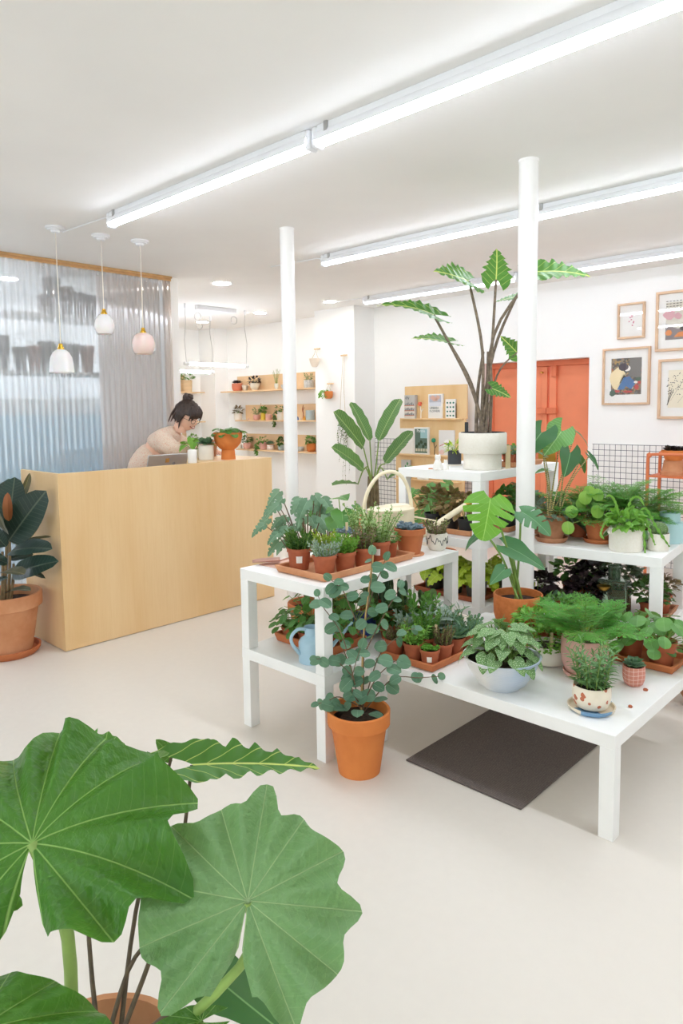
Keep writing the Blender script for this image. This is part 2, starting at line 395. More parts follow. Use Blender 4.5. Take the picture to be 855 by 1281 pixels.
def potlabel(root, r, h, ang=None):
    """small white sticker on the pot wall, turned to a given heading"""
    a = ang if ang is not None else -.9; mb = MB(); rr = r*.87; vs = []
    for i in range(5):
        t = a-.28+.14*i
        for z, k in ((h*.36, .955), (h*.68, 1.03)): vs.append((rr*k*math.cos(t), rr*k*math.sin(t), z))
    mb.add(vs, [(2*i, 2*i+2, 2*i+3, 2*i+1) for i in range(4)]); part('price_sticker', mb, label_w, root)
def planttag(root, x, y, z, h=.09, rz=.5):
    part('plant_tag', MB().box(x-.006, x+.006, y-.001, y+.001, z-.02, z+h, rz), tagwood, root)

# ------------------------------------------------------------------ growth habits (local to the plant's root; s = soil height)
def rot(az, el): return V((math.cos(az)*math.cos(el), math.sin(az)*math.cos(el), math.sin(el)))
def joined(root, name, mb, material, stuff=True): return part(name, mb, material, root, angle=None, stuff=stuff)
def g_bush(root, s, mats_, key, n, L, rx, rz, cz=None, ry=None, stems=6, upd=.5, flat=1):
    """dense small foliage on short twigs; mats_ = leaf material"""
    cz = cz if cz is not None else rz*.9; ry = ry or rx; ms = []; tw = MB(); tips = []
    for i in range(stems):
        a = 2*PI*i/stems+R.uniform(-.4, .4); k = R.uniform(.3, .9)
        tp = V((math.cos(a)*rx*k, math.sin(a)*ry*k, s+cz+rz*R.uniform(.1, .75)*(1-k*.5))); tips.append(tp)
        tw.tube(curve((math.cos(a)*rx*.12, math.sin(a)*ry*.12, s-.005), tp, .15, 5), [.0026, .0024, .002, .0016, .001], 4, False)
    part('stem', tw, stem_g, root)
    for i in range(n):
        d = rot(R.uniform(0, 2*PI), math.asin(R.uniform(-.55, 1))); k = R.uniform(.45, 1)**.6
        p = V((d.x*rx*k, d.y*ry*k, s+cz+d.z*rz*k*flat)); p.z = max(p.z, s+.004 if (d.xy.length*k < .6) else s-.02)
        dd = V((d.x, d.y, d.z*.6+R.uniform(-.3, .4)))+V((R.uniform(-.6, .6), R.uniform(-.6, .6), R.uniform(-.2, .3)))
        ms.append(frame(p, dd, V((d.x*(1-upd), d.y*(1-upd), .4+upd))+V((R.uniform(-.3, .3), R.uniform(-.3, .3), 0)), L*R.uniform(.7, 1.25)))
    mb = MB(); scatter(mb, key, ms); joined(root, 'foliage', mb, mats_)
def g_sprigs(root, s, material, key, n, H, L, per=14, spread=.35, bend=.2, cross=True, r0=.3, rr=.03):
    """upright sprigs with leaves along the stem"""
    ms = []; tw = MB()
    for i in range(n):
        az = 2*PI*i*.618+R.uniform(-.2, .2); rad = rr*math.sqrt((i+.5)/n); hh = H*R.uniform(.7, 1.1)
        b = V((math.cos(az)*rad, math.sin(az)*rad, s-.004)); t = b+V((math.cos(az)*hh*spread*R.uniform(.4, 1.2), math.sin(az)*hh*spread*R.uniform(.4, 1.2), hh))
        c = curve(b, t, bend, 7); tw.tube(c, [.0018]*6+[.001], 4, False)
        for j in range(per):
            f = (.1+.9*j/per)*6; k = min(int(f), 5); p = c[k].lerp(c[k+1], f-k); tg = (c[k+1]-c[k]).normalized()
            q = j*2.4; u = tg.orthogonal().normalized(); w = tg.cross(u); o = u*math.cos(q)+w*math.sin(q)
            ms.append(frame(p, o*(1 if j < per-2 else .35)+tg*.55, tg*1-o*.3, L*R.uniform(.75, 1.15)*(1-.35*j/per)))
    part('stem', tw, stem_g, root); mb = MB(); scatter(mb, key, ms); joined(root, 'foliage', mb, material)
def g_rosette(root, s, material, rings=4, L=.03, per=8, key='s_fat', cx=0, cy=0, mb=None, z0=.004):
    own = mb is None; mb = mb or MB(); ms = []
    for j in range(rings):
        el = .15+1.15*j/max(1, rings-1); l = L*(1-.14*j)
        for i in range(per-j):
            az = 2*PI*i/(per-j)+j*.5; d = rot(az, el); ms.append(frame(V((cx, cy, s+z0+.003*j)), d, V((-d.x*.4, -d.y*.4, 1)), l*R.uniform(.9, 1.1)))
    scatter(mb, key, ms)
    if own: joined(root, 'rosette', mb, material)
    return mb
def g_rosettes(root, s, material, n, rad, L, key='s_fat', rings=3, per=7):
    mb = MB()
    for i in range(n):
        a = i*2.4; q = rad*math.sqrt(i/max(1, n)); g_rosette(root, s, material, rings, L*R.uniform(.8, 1.15), per, key, q*math.cos(a), q*math.sin(a), mb, .006+R.uniform(0, .012))
    joined(root, 'rosette', mb, material)
def g_petiole(root, s, material, key, n, H, L, spread=.6, droop=.3, stemr=.0022, inner=.02, el=(0.5, 1.4), up=.8, stem_m=None, zvar=.5):
    """long-stalked separate leaves round a crown"""
    for i in range(n):
        f = (i+.5)/n; az = i*2.39996+R.uniform(-.25, .25); e = el[0]+(el[1]-el[0])*(f**.9)
        l = H*(R.uniform(1-zvar*.5, 1.05)); d = rot(az, e); b = V((math.cos(az)*inner, math.sin(az)*inner, s-.004))
        t = b+V((d.x*l*spread/.6, d.y*l*spread/.6, d.z*l)); c = curve(b, t, .18, 6)
        st = MB().tube(c, [stemr]*5+[stemr*.7], 5, False); part('petiole', st, stem_m or stem_g, root, angle=None)
        out = V((math.cos(az), math.sin(az), -droop+R.uniform(-.25, .25)))+V((R.uniform(-.3, .3), R.uniform(-.3, .3), 0))
        leaf(root, key, material, t, out, V((math.cos(az)*(1-up), math.sin(az)*(1-up), up))+V((R.uniform(-.25, .25), R.uniform(-.25, .25), 0)), L*R.uniform(.75, 1.15))
def g_fern(root, s, material, n=12, Ln=.25, flat=.35, nb=14, nn=10, w=.3, updir=.75, seed=1, nl=.011):
    """asparagus fern: arching stems carrying flat feathery sprays of needles"""
    rr = random.Random(seed); mb = MB(); ms = []; tw = MB()
    for i in range(n):
        az = i*2.4+rr.uniform(-.3, .3); l = Ln*rr.uniform(.7, 1.1); e = rr.uniform(flat, updir*1.4)
        d = rot(az, e); b = V((math.cos(az)*.015, math.sin(az)*.015, s)); t = b+V((math.cos(az)*l*math.cos(e)*1.1, math.sin(az)*l*math.cos(e)*1.1, l*math.sin(e)*.85))
        c = curve(b, t, .3, 10); tw.tube(c, [.0016]*6+[.001]*4, 4, False)
        for j in range(nb):
            f = .25+.75*j/nb; k = min(int(f*9), 8); p = c[k].lerp(c[k+1], f*9-k); tg = (c[k+1]-c[k]).normalized()
            sd = V((0, 0, 1)).cross(tg); sd = sd.normalized() if sd.length > .01 else V((1, 0, 0)); sg = 1 if j % 2 else -1
            bl = l*w*(1.15-f)*rr.uniform(.7, 1.1)+.012; bd = (sd*sg+tg*.55+V((0, 0, rr.uniform(-.1, .12)))).normalized(); q = p+bd*bl
            tw.tube([p, p+bd*bl*.5+V((0, 0, .003)), q], .0007, 3, False)
            for x in range(nn):
                g = (x+.5)/nn; pp = p.lerp(q, g); sg2 = 1 if x % 2 else -1; cr = bd.cross(V((0, 0, 1))).normalized()
                nd = (cr*sg2+bd*.7+V((0, 0, rr.uniform(-.25, .35)))).normalized(); ms.append(frame(pp, nd, V((0, 0, 1)), nl*rr.uniform(.8, 1.7), nl*2.2))
    part('stem', tw, stem_g, root, angle=None); scatter(mb, 's_needle', ms); joined(root, 'frond', mb, material)
def g_cactus(root, s, cols, material, ribs=9):
    """ribbed columns: (x, y, radius, height)"""
    for (x, y, r, h) in cols:
        pr = [(r*.7, -.005)]+[(r*(1 if 0 < k < 7 else .9), h*k/8) for k in range(8)]+[(r*.72, h*.96), (r*.35, h*1.01), (0, h*1.02)]
        mb = MB().lathe(pr, ribs*4, (x, y, s), wav=lambda a, j: 1+.1*math.cos(ribs*a)); part('cactus_column', mb, material, root)
def g_ball(root, s, r, material, ribs=13):
    pr = [(r*math.cos(-PI/3+k*(PI/2+PI/3)/9), r+r*.9*math.sin(-PI/3+k*(PI/2+PI/3)/9)-r*.2) for k in range(10)]; pr[-1] = (0, pr[-1][1])
    part('cactus_ball', MB().lathe(pr, ribs*4, (0, 0, s), wav=lambda a, j: 1+.08*math.cos(ribs*a)), material, root)
    sp = MB()
    for i in range(ribs):
        a = 2*PI*i/ribs
        for k in range(1, 9):
            c = -PI/3+k*(PI/2+PI/3)/9; p = V((r*1.08*math.cos(c)*math.cos(a), r*1.08*math.cos(c)*math.sin(a), s+r+r*.9*math.sin(c)-r*.2))
            for q in (-1, 1): sp.tube([p, p+V((math.cos(a)*.004+q*.002*math.sin(a), math.sin(a)*.004-q*.002*math.cos(a), .003))], [.0005, .0002], 3, False)
    part('spine', sp, cream, root, stuff=True)
def g_trail(root, s, material, key, strands, L, droop=.25, rad=.03, az=None, per=14, out=.05):
    ms = []; tw = MB()
    for i in range(strands):
        a = az+R.uniform(-.5, .5) if az is not None else 2*PI*i/strands+R.uniform(-.3, .3); d = V((math.cos(a), math.sin(a), 0)); dp = droop*R.uniform(.6, 1.1)
        pts = [d*rad*.3+V((0, 0, s)), d*rad*.8+V((0, 0, s+.03)), d*(rad+out)+V((0, 0, s+.01))]+[d*(rad+out*1.2+.01*math.sin(k*2+i))+V((0, 0, s-dp*k/5)) for k in range(1, 6)]
        tw.tube(pts, .0012, 4, False)
        for j in range(per):
            f = .15+.85*j/per; k = min(int(f*7), 6); p = pts[k].lerp(pts[k+1], f*7-k); q = j*2.4
            ms.append(frame(p, V((math.cos(q), math.sin(q), -.3)), d+V((0, 0, .8)), L*R.uniform(.7, 1.2)))
    part('stem', tw, stem_g, root); mb = MB(); scatter(mb, key, ms); joined(root, 'foliage', mb, material)
def plant(name, label, loc, style, r, h, material, cat='plant', group=None, rz=0, sticker=None, tagp=None):
    root = thing(name, label, cat, loc, rz, group); pt_ = pot(root, style, r, h, material)
    if sticker is not None: potlabel(pt_, r, h, sticker)
    if tagp: planttag(root, *tagp)
    return root
def soil_z(style, h): return h*(.83 if style != 'step' else .91)
def saucer(label, loc, r, material, h=.022, name='plant_saucer', group=None):
    return one(name, MB().lathe([(0, 0), (r*.85, 0), (r*.97, h*.5), (r, h), (r*.94, h), (r*.88, h*.42), (0, h*.4)], 36), material, label, 'saucer', loc, 0, group)
def tray(label, x0, x1, y0, y1, z, material, rz=0, h=.032, name='terracotta_tray', group=None):
    cx, cy = (x0+x1)/2, (y0+y1)/2; a, b = (x1-x0)/2, (y1-y0)/2; w = .014
    root = thing(name, label, 'tray', (cx, cy, z), rz, group)
    part('tray_base', MB().box(-a+w, a-w, -b+w, b-w, .001, .009), material, root)
    mb = MB()
    def ring(e, z_): return [(-a+e, -b+e, z_), (a-e, -b+e, z_), (a-e, b-e, z_), (-a+e, b-e, z_)]
    vs = ring(.012, 0)+ring(0, h)+ring(w, h)+ring(w+.004, .004)
    mb.add(vs, [(j*4+i, j*4+(i+1) % 4, (j+1) % 4*4+(i+1) % 4, (j+1) % 4*4+i) for j in range(4) for i in range(4)])
    part('tray_rim', mb, material, root, bevel=.004)
    return root

# ================================================================== the room
CZ, YB, XL, XR, YF = 2.66, 6.42, -8.85, 3.2, -2.6
k = NT('floor_concrete'); co = k.coord()
n1 = k.noise(.5, 2, co, .4); n2 = k.noise(26, 4, co)
k.set(k.b, 'Base Color', k.mix(k.ramp(n1, .25, .75), lin('dcd5cb'), k.mix(k.ramp(n2, .3, .75), lin('dcd6cd'), lin('e0dad1'))))
k.b.inputs['Roughness'].default_value = .38; k.b.inputs['Specular IOR Level'].default_value = .35
struct('floor', MB().box(XL-.2, XR+.2, YF-.2, YB+.2, -.1, 0), k.m)
struct('ceiling', MB().box(XL-.2, XR+.2, YF-.2, YB+.2, CZ, CZ+.1), ceil_paint)
DX0, DX1, DZ = -4.05, -2.87, 1.915
wb = MB().box(XL-.2, DX0, YB, YB+.2, 0, CZ).box(DX1, XR+.2, YB, YB+.2, 0, CZ).box(DX0, DX1, YB, YB+.2, DZ, CZ)
struct('wall_back', wb, wall_paint)
struct('wall_left', MB().box(XL-.2, XL, YF, YB, 0, CZ).box(XL, -8.47, 6.18, YB, 0, CZ), wall_paint)
struct('wall_right', MB().box(XR, XR+.2, YF, YB, 0, CZ), wall_paint)
WX0, WX1, WZ0, WZ1 = -3.4, 2.4, .45, 2.45
struct('wall_front', MB().box(XL, WX0, YF-.2, YF, 0, CZ).box(WX1, XR, YF-.2, YF, 0, CZ).box(WX0, WX1, YF-.2, YF, 0, WZ0).box(WX0, WX1, YF-.2, YF, WZ1, CZ), wall_paint)
win = thing('window_1', None, None, (WX0, YF-.1, WZ0), kind='structure'); ww, wh = WX1-WX0, WZ1-WZ0
k = NT('window_glass'); tr = k.n('ShaderNodeBsdfTransparent', {0: (.95, .97, .96, 1)}); k.t.links.new(tr.outputs[0], k.out.inputs[0]); wglass = k.m
for i in range(5): part('window_mullion', MB().box(max(0, ww*i/4-.03), min(ww, ww*i/4+.03), -.03, .03, 0, wh), white_paint, win)
for z in (0, wh-.05): part('window_rail', MB().box(0, ww, -.03, .03, z, z+.05), white_paint, win)
for i in range(4): part('pane', MB().box(ww*i/4+.03, ww*(i+1)/4-.03, -.003, .003, .05, wh-.05), wglass, win)
struct('wall_pier', MB().box(-6.22, -5.56, 6.06, YB, 0, CZ), wall_paint)
struct('wall_storeroom', MB().box(XL, -5.52, 3.56, 3.64, 0, CZ), wall_paint)
# tiled dado, tiles of five centimetres (too fine to part): material
k = NT('white_wall_tile'); mp = k.n('ShaderNodeMapping', {'Rotation': (PI/2, 0, 0)}); k.set(mp, 0, k.coord())
br = k.n('ShaderNodeTexBrick', {'Scale': 1, 'Mortar Size': .0022, 'Brick Width': .052, 'Row Height': .052, 'Color1': lin('f0efee'), 'Color2': lin('e9e8e7'), 'Mortar': lin('3a4450'), 'Mortar Smooth': .1}, offset=0)
k.set(br, 0, mp.outputs[0]); k.set(k.b, 'Base Color', br.outputs[0]); k.b.inputs['Roughness'].default_value = .2
struct('trim_1', MB().box(DX1+.05, XR, YB-.012, YB, 0, 1.095), k.m)
struct('trim_2', MB().box(-5.55, DX0-.05, YB-.012, YB, 0, 1.095), k.m)
# door
orange = mat('door_orange_paint', 'e98a63', .5, .03, 5); orange_d = mat('door_frame_paint', 'd97650', .5, .03, 5); brass = mat('brass', 'c9a24a', .3, .1, metal=1)
door = thing('door_1', None, None, (DX0, YB+.17, 0), kind='structure'); W_ = DX1-DX0; mid = W_*.585
part('door_leaf', MB().box(.05, mid-.004, 0, .03, .01, 1.86), orange, door, bevel=.003)
part('door_leaf', MB().box(mid+.004, W_-.0, 0, .03, .01, 1.86), orange, door, bevel=.003)
part('door_frame', MB().box(0, .05, -.02, .03, 0, 1.9).box(0, W_, -.03, .03, 1.86, DZ), orange_d, door, bevel=.004)
part('cover_strip', MB().box(mid-.075, mid-.012, -.025, 0, .02, 1.85), orange, door, bevel=.003)
part('cover_strip', MB().box(mid+.012, mid+.085, -.025, 0, .02, 1.8), orange, door, bevel=.003)
part('lock_box', MB().box(mid-.11, mid-.012, -.055, -.02, 1.38, 1.44), orange_d, door, bevel=.004)
part('lock_box', MB().box(mid-.005, mid+.1, -.055, -.02, 1.38, 1.44), orange_d, door, bevel=.004)
part('hinge_block', MB().box(mid+.05, mid+.1, -.06, -.02, 1.75, 1.86), orange_d, door, bevel=.004)
part('hook', MB().tube([(mid-.06, -.02, 1.80), (mid-.06, -.07, 1.80), (mid-.03, -.08, 1.79)], .008, 8), brass, door)
part('lock_plate', MB().box(mid-.1, mid+.09, -.03, -.018, .86, 1.02), brass, door, bevel=.002)
# columns
colm = mat('column_paint', 'f1f0ee', .35, .01)
for (x, y) in ((-1.756, 3.2), (-3.536, 3.2)):
    struct('column', MB().lathe([(.047, 0), (.047, CZ)], 40, (x, y, 0)).lathe([(.05, CZ-.012), (.05, CZ)], 40, (x, y, 0)), colm)
# storeroom behind the corrugated sheet
struct('wall_storeroom_back', MB().box(-7.75, -7.6, YF, 3.56, 0, CZ), wall_paint)
PX = -5.5
k = NT('polycarbonate'); k.b.inputs['Base Color'].default_value = lin('e6e6e6'); k.b.inputs['Roughness'].default_value = .12
tr = k.n('ShaderNodeBsdfTransparent', {0: lin('eef2f6')}); fr = k.n('ShaderNodeLayerWeight', {'Blend': .35})
tl = k.n('ShaderNodeBsdfTranslucent', {0: lin('f0f2f4')}); df = k.n('ShaderNodeBsdfDiffuse', {0: lin('f4f1ef')}); m0 = k.n('ShaderNodeMixShader', {0: .35}); k.t.links.new(tl.outputs[0], m0.inputs[1]); k.t.links.new(df.outputs[0], m0.inputs[2]); m1 = k.n('ShaderNodeMixShader', {0: .34})
k.t.links.new(tr.outputs[0], m1.inputs[1]); k.t.links.new(m0.outputs[0], m1.inputs[2])
gl = k.n('ShaderNodeBsdfGlossy', {0: lin('ffffff'), 1: .035}); mx = k.n('ShaderNodeMixShader')
k.set(mx, 0, k.math('MULTIPLY_ADD', fr.outputs['Fresnel'], .5, .12)); k.t.links.new(m1.outputs[0], mx.inputs[1]); k.t.links.new(gl.outputs[0], mx.inputs[2])
k.t.links.new(mx.outputs[0], k.out.inputs[0]); poly = k.m
sheetroot = thing('wall_partition', None, None, (PX, 0, 0), kind='structure')
def sheet(y0, y1, dx):
    mb = MB(); n = int((y1-y0)/.0065)
    for i in range(n+1):
        y = y0+(y1-y0)*i/n; x = dx+.006*math.sin(2*PI*y/.05); mb.v += [V((x, y, .05)), V((x, y, CZ-.04))]
    mb.f = [(2*i, 2*i+2, 2*i+3, 2*i+1) for i in range(n)]
    return part('corrugated_sheet', mb, poly, sheetroot, angle=None)
sheet(-1.2, 1.38, .0); sheet(1.36, 2.5, .006); sheet(2.48, 3.55, .0)
part('top_rail', MB().box(-.035, -.0, -1.2, 3.56, CZ-.04, CZ-.002).box(-.02, .02, -1.2, 3.56, CZ-.018, CZ-.002), mat('rail_wood', 'd7ab77', .6, .1), sheetroot)
part('corner_post', MB().box(-.05, -.014, 3.5, 3.56, 0, CZ-.04), mat('post_wood', 'd9c3b2', .6, .1), sheetroot)
steel = mat('steel', 'b8b8b8', .3, .02, metal=1)
for y in (.3, .9, 1.5, 1.95, 2.4, 2.85, 3.3, 3.52):
    part('screw', MB().lathe([(.008, 0), (.008, .006), (0, .009)], 10, (.012, y, CZ-.075)), steel, sheetroot)
bdy = ox(125, 450, -5.62).y
one('storeroom_board', MB().box(-5.64, -5.61, bdy, 3.5, 0, CZ-.05), mat('rosy_board', 'ece2dd', .7, .03), 'tall rosy white board standing behind the corrugated clear partition', 'board')
blue = mat('pale_blue_paint', 'b0d8ee', .6, .05, 3)
one('blue_cabinet', MB().box(-7.1, -6.6, 1.2, 3.5, 0, 1.42), blue, 'pale blue cabinet blurred behind the corrugated clear partition', 'cabinet', bevel=.01)
one('cloth_cover', MB().box(-7.08, -6.62, 1.3, 3.4, 1.421, 1.6), mat('white_cloth', 'e8ecee', .9, .05), 'white cloth folded along the top of the pale blue cabinet', 'cloth', bevel=.02)
dk = mat('dark_pot', '4a4446', .7, .15); dk2 = mat('rust_pot', '8a5242', .7, .15); gs_ = mat('shelf_grey', 'b9b7b4', .7)
for row, (py_, nm, its) in enumerate(((466, 'lower', ((4, 10, 44), (26, 9, 30), (44, 9, 32), (58, 9, 38), (75, 8, 38), (92, 9, 36), (110, 9, 34))), (396, 'upper', ((56, 8, 26), (66, 11, 48), (84, 9, 38), (100, 8, 32), (114, 8, 30))))):
    zs = ox(60, py_, -6.05).z
    one('storeroom_shelf', MB().box(-6.25, -5.85, 1.0, 3.3, zs-.025, zs), gs_, '%s grey storage shelf dimly seen behind the corrugated partition' % nm, 'shelf')
    for i, (px_, rp, hp) in enumerate(its):
        q = ox(px_, py_, -6.05); sc_ = depth(q)/FPX; r = rp*sc_; h = hp*sc_
        one('stored_pot', MB().lathe(prof('classic', r, h), 24), dk2 if (row == 0 and i in (2, 6)) else dk, ('rust-brown' if (row == 0 and i in (2, 6)) else 'dark')+' flower pot stored on the %s shelf behind the corrugated partition' % nm, 'pot', (-6.05, q.y, zs), group='pots stored behind the partition')

# ------------------------------------------------------------------ lamps
tube_m = emit('tube_light', 'ecf3ff', TUBE_POWER); tube_w = emit('tube_light_dim', 'ecf3ff', TUBE_POWER*.36); tube_s = emit('storeroom_fill_tube', 'ecf3ff', TUBE_POWER*2.2); down_m = emit('downlight_glow', 'fdfbf5', DOWN_POWER)
lampw = mat('lamp_white', 'eceef2', .4, .01)
def batten(x0, x1, y, label, first, tm=None):
    z = CZ-.075; root = thing('fluorescent_light', label, 'ceiling light', (x0, y, CZ), group='tube lights in rows on the ceiling'); L = x1-x0
    def arc(a0, a1, r, n=12, x0_=.02, x1_=L-.02):
        mb = MB()
        for i in range(n+1):
            a = math.radians(a0+(a1-a0)*i/n); mb.v += [V((x0_, r*math.cos(a), -.05+r*math.sin(a))), V((x1_, r*math.cos(a), -.05+r*math.sin(a)))]
        mb.f = [(2*i, 2*i+1, 2*i+3, 2*i+2) for i in range(n)]; return mb
    part('housing', MB().box(.03, L-.03, -.024, .024, -.03, 0), lampw, root, bevel=.004); part('reflector', arc(-22, 202, .034), lampw, root)
    part('tube', arc(-158, -22, .034), tm or tube_m, root)
    part('end_cap', MB().box(0, .03, -.03, .03, -.09, -.002), lampw, root, bevel=.012); part('end_cap', MB().box(L-.03, L, -.03, .03, -.09, -.002), lampw, root, bevel=.012)
    part('clip', MB().box(.08, .1, -.032, .032, -.05, 0), steel, root)
    if first: part('cable', MB().tube([(0, 0, -.03), (-.06, .0, -.012), (-.6, -.02, -.004)], .004, 6), lampw, root)
P1, P2, P3 = 1.79, 1.78, 1.9
rows = ((2.185, -4.02, 1.79, 3, 'front row over the counter end'), (3.95, -3.95, 1.78, 3, 'middle row over the white stands'), (5.7, -5.08, 1.86, 3, 'row by the framed pictures'))
for y, x0, L, n, nm in rows:
    for i in range(n): batten(x0+i*(L+.012), x0+i*(L+.012)+L, y, 'bright white ceiling tube light, %s, %s' % (nm, ('cable at its free end', 'second along the row', 'last before the side wall')[i]), i == 0, tube_w if y > 5 else (tube_s if y < 1 else None))
for y in (.1, 1.25): batten(-7.3, -5.7, y, 'added unseen tube light brightening the storeroom behind the partition', False, tube_s)  # fill tubes added out of view to brighten the storeroom behind the sheet
for (x, y, r, lb) in ((-5.44, 4.08, .085, 'round recessed ceiling light by the end of the partition'), (-7.95, 5.62, .075, 'round recessed ceiling light beside the hanging tube lights'), (-6.75, 5.635, .075, 'round recessed ceiling light in front of the plant shelves'), (-5.545, 5.65, .07, 'round recessed ceiling light above the wall-hung planters'), (-6.53, 2.53, .085, 'round recessed ceiling light behind the corrugated partition')):
    root = thing('recessed_light', lb, 'ceiling light', (x, y, CZ)); part('light_rim', MB().lathe([(r, -.006), (r*1.12, -.004), (r*1.14, 0), (r, 0), (r*.98, -.006)], 32), lampw, root); part('light_disc', MB().lathe([(0, -.007), (r*.99, -.007), (r*.99, -.002)], 32), down_m, root)
for (x, y0, y1, z, lb) in ((-6.74, 4.5, 5.42, 1.99, 'white tube lamp hung on thin wires before the plant shelves'), (-7.45, 4.5, 5.42, 1.95, 'white tube lamp hung on thin wires, lower of the two')):
    root = thing('hanging_tube_lamp', lb, 'ceiling light', (x, (y0+y1)/2, CZ)); a = (y1-y0)/2; zz = z-CZ
    part('tube', MB().tube([(0, -a+.06, zz), (0, a-.06, zz)], .018, 12), tube_m, root)
    for s in (-1, 1):
        part('end_cap', MB().tube([(0, s*a, zz), (0, s*(a-.065), zz)], .02, 12), lampw, root)
        part('wire', MB().tube([(0, s*(a-.03), zz+.02), (.01*s, s*(a-.02), zz*.6), (-.006, s*(a-.04), zz*.3), (0, s*(a-.03), 0)], .003, 5), steel, root)
        part('cable_coil', MB().tube([(.0, s*(a-.2)+.045*math.cos(t*.4), -.13+.045*math.sin(t*.4)) for t in range(17)], .003, 5), steel, root)
        part('ceiling_cup', MB().lathe([(.012, 0), (.012, -.05), (0, -.052)], 12, (0, s*(a-.03), 0)), lampw, root)
one('driver_box', MB().box(-6.77, -6.71, 4.68, 5.24, CZ-.05, CZ-.001), lampw, 'white lamp driver box fixed to the ceiling over hanging tubes', 'box', bevel=.006)
# three glass pendant lamps over the counter
gold = mat('gold_fitting', 'd6a83c', .25, .05, metal=1)
k = NT('opal_glass'); k.b.inputs['Base Color'].default_value = lin('f4eaea'); k.b.inputs['Roughness'].default_value = .12; k.b.inputs['Subsurface Weight'].default_value = .3; k.b.inputs['Coat Weight'].default_value = .5; opal = k.m
k = NT('rose_glass'); k.b.inputs['Base Color'].default_value = lin('efd3cc'); k.b.inputs['Roughness'].default_value = .12; k.b.inputs['Subsurface Weight'].default_value = .3; k.b.inputs['Coat Weight'].default_value = .5; rose = k.m
cordm = mat('cream_cord', 'e6dfd4', .7, .02)
def pendant(px_t, py_t, py_b, pf, material, lb, fl=False, sc=1):
    pf = [(r*sc, z*sc) for r, z in pf]
    p = oz(px_t, py_t, CZ); root = thing('pendant_lamp', lb, 'lamp', (p.x, p.y, CZ)); b = ox(px_t+5, py_b, p.x).z-CZ
    part('ceiling_rose', MB().lathe([(.062, 0), (.062, -.012), (.05, -.014), (.048, -.02), (.03, -.022), (.026, -.035), (0, -.036)], 32), lampw, root)
    part('cord', MB().tube([(0, 0, -.03), (.002, 0, b*.5), (0, 0, b+.1)], .0035, 6), cordm, root)
    hs = pf[0][1]; part('socket', MB().lathe([(0, b+hs+.035), (.012, b+hs+.035), (.016, b+hs+.015), (.022, b+hs+.005), (.022, b+hs-.004)], 16), gold, root)
    wv = (lambda a, j: 1+(.05*math.cos(6*a) if j > 2 else 0)) if fl else None
    part('glass_shade', MB().lathe([(r, b+z) for r, z in pf], 36, wav=wv), material, root)
dome = [(.02, .215), (.05, .205), (.075, .18), (.092, .14), (.1, .09), (.105, .03), (.106, 0), (.1, .0), (.098, .03), (.09, .1), (.06, .18), (.02, .2)]
hive = [(.02, .175), (.04, .17), (.06, .15), (.064, .14), (.075, .125), (.079, .11), (.085, .09), (.086, .07), (.084, .05), (.08, .04), (.076, .025), (.066, .008), (.06, 0), (.055, .004), (.07, .04), (.075, .08), (.06, .14), (.02, .165)]
globe = [(.025, .18), (.055, .172), (.078, .15), (.08, .143), (.09, .125), (.092, .115), (.097, .09), (.096, .06), (.088, .03), (.075, .005), (.07, 0), (.066, .006), (.085, .06), (.08, .12), (.05, .16), (.025, .172)]
pendant(69, 284, 466, dome, opal, 'white flared glass pendant lamp hanging lowest on its cord', True, .72)
pendant(126, 294, 418, hive, opal, 'small white ribbed beehive glass pendant lamp on the shortest cord', False, .78)
pendant(175, 301, 443, globe, rose, 'round pink glass pendant lamp with banded rings', False, .84)

# ------------------------------------------------------------------ counter
k = NT('birch_plywood'); co = k.coord(); mp = k.n('ShaderNodeMapping', {'Scale': (1, 1, .12)}); k.set(mp, 0, co)
g1 = k.noise(5, 4, mp.outputs[0]); mp2 = k.n('ShaderNodeMapping', {'Scale': (30, 30, 1.2)}); k.set(mp2, 0, co); g2 = k.noise(4, 4, mp2.outputs[0])
cc = k.mix(k.ramp(g1, .3, .7), lin('dcb681'), lin('e6c798')); k.set(k.b, 'Base Color', k.mix(k.math('MULTIPLY', k.ramp(g2, .45, .8), .2), cc, lin('cfa36c')))
kn = k.n('ShaderNodeTexVoronoi', {'Scale': 2.3}); k.set(kn, 0, co)
k.b.inputs['Roughness'].default_value = .45; birch = k.m
CX0, CX1, CY0, CY1, CH = -4.6, -4.058, 1.8, 3.47, 1.089
ct = thing('shop_counter', 'long birch plywood shop counter with plain tall front panel', 'counter', ((CX0+CX1)/2, (CY0+CY1)/2, 0)); B = ct.location
def cb(x0, x1, y0, y1, z0, z1): return MB().box(x0-B.x, x1-B.x, y0-B.y, y1-B.y, z0, z1)
part('front_panel', cb(CX1-.022, CX1, CY0, CY1, .004, CH), birch, ct, bevel=.0015)
part('side_panel', cb(CX0, CX1-.0225, CY0, CY0+.022, .004, CH), birch, ct, bevel=.0015)
part('end_panel', cb(CX0, CX1-.0225, CY1-.022, CY1, .004, CH-.0225), birch, ct, bevel=.0015)
part('desk_top', cb(CX0, CX1-.0225, CY0+.0225, 2.86, .93, .955), birch, ct)
part('ledge_top', cb(CX0, CX1-.0225, 2.86, CY1, CH-.022, CH), birch, ct, bevel=.0015)
part('ledge_riser', cb(CX0, CX1-.0225, 2.8605, 2.882, .956, CH-.0225), birch, ct)
part('shelf', cb(CX0, CX1-.0225, CY0+.0225, CY1-.0225, .45, .47), birch, ct)

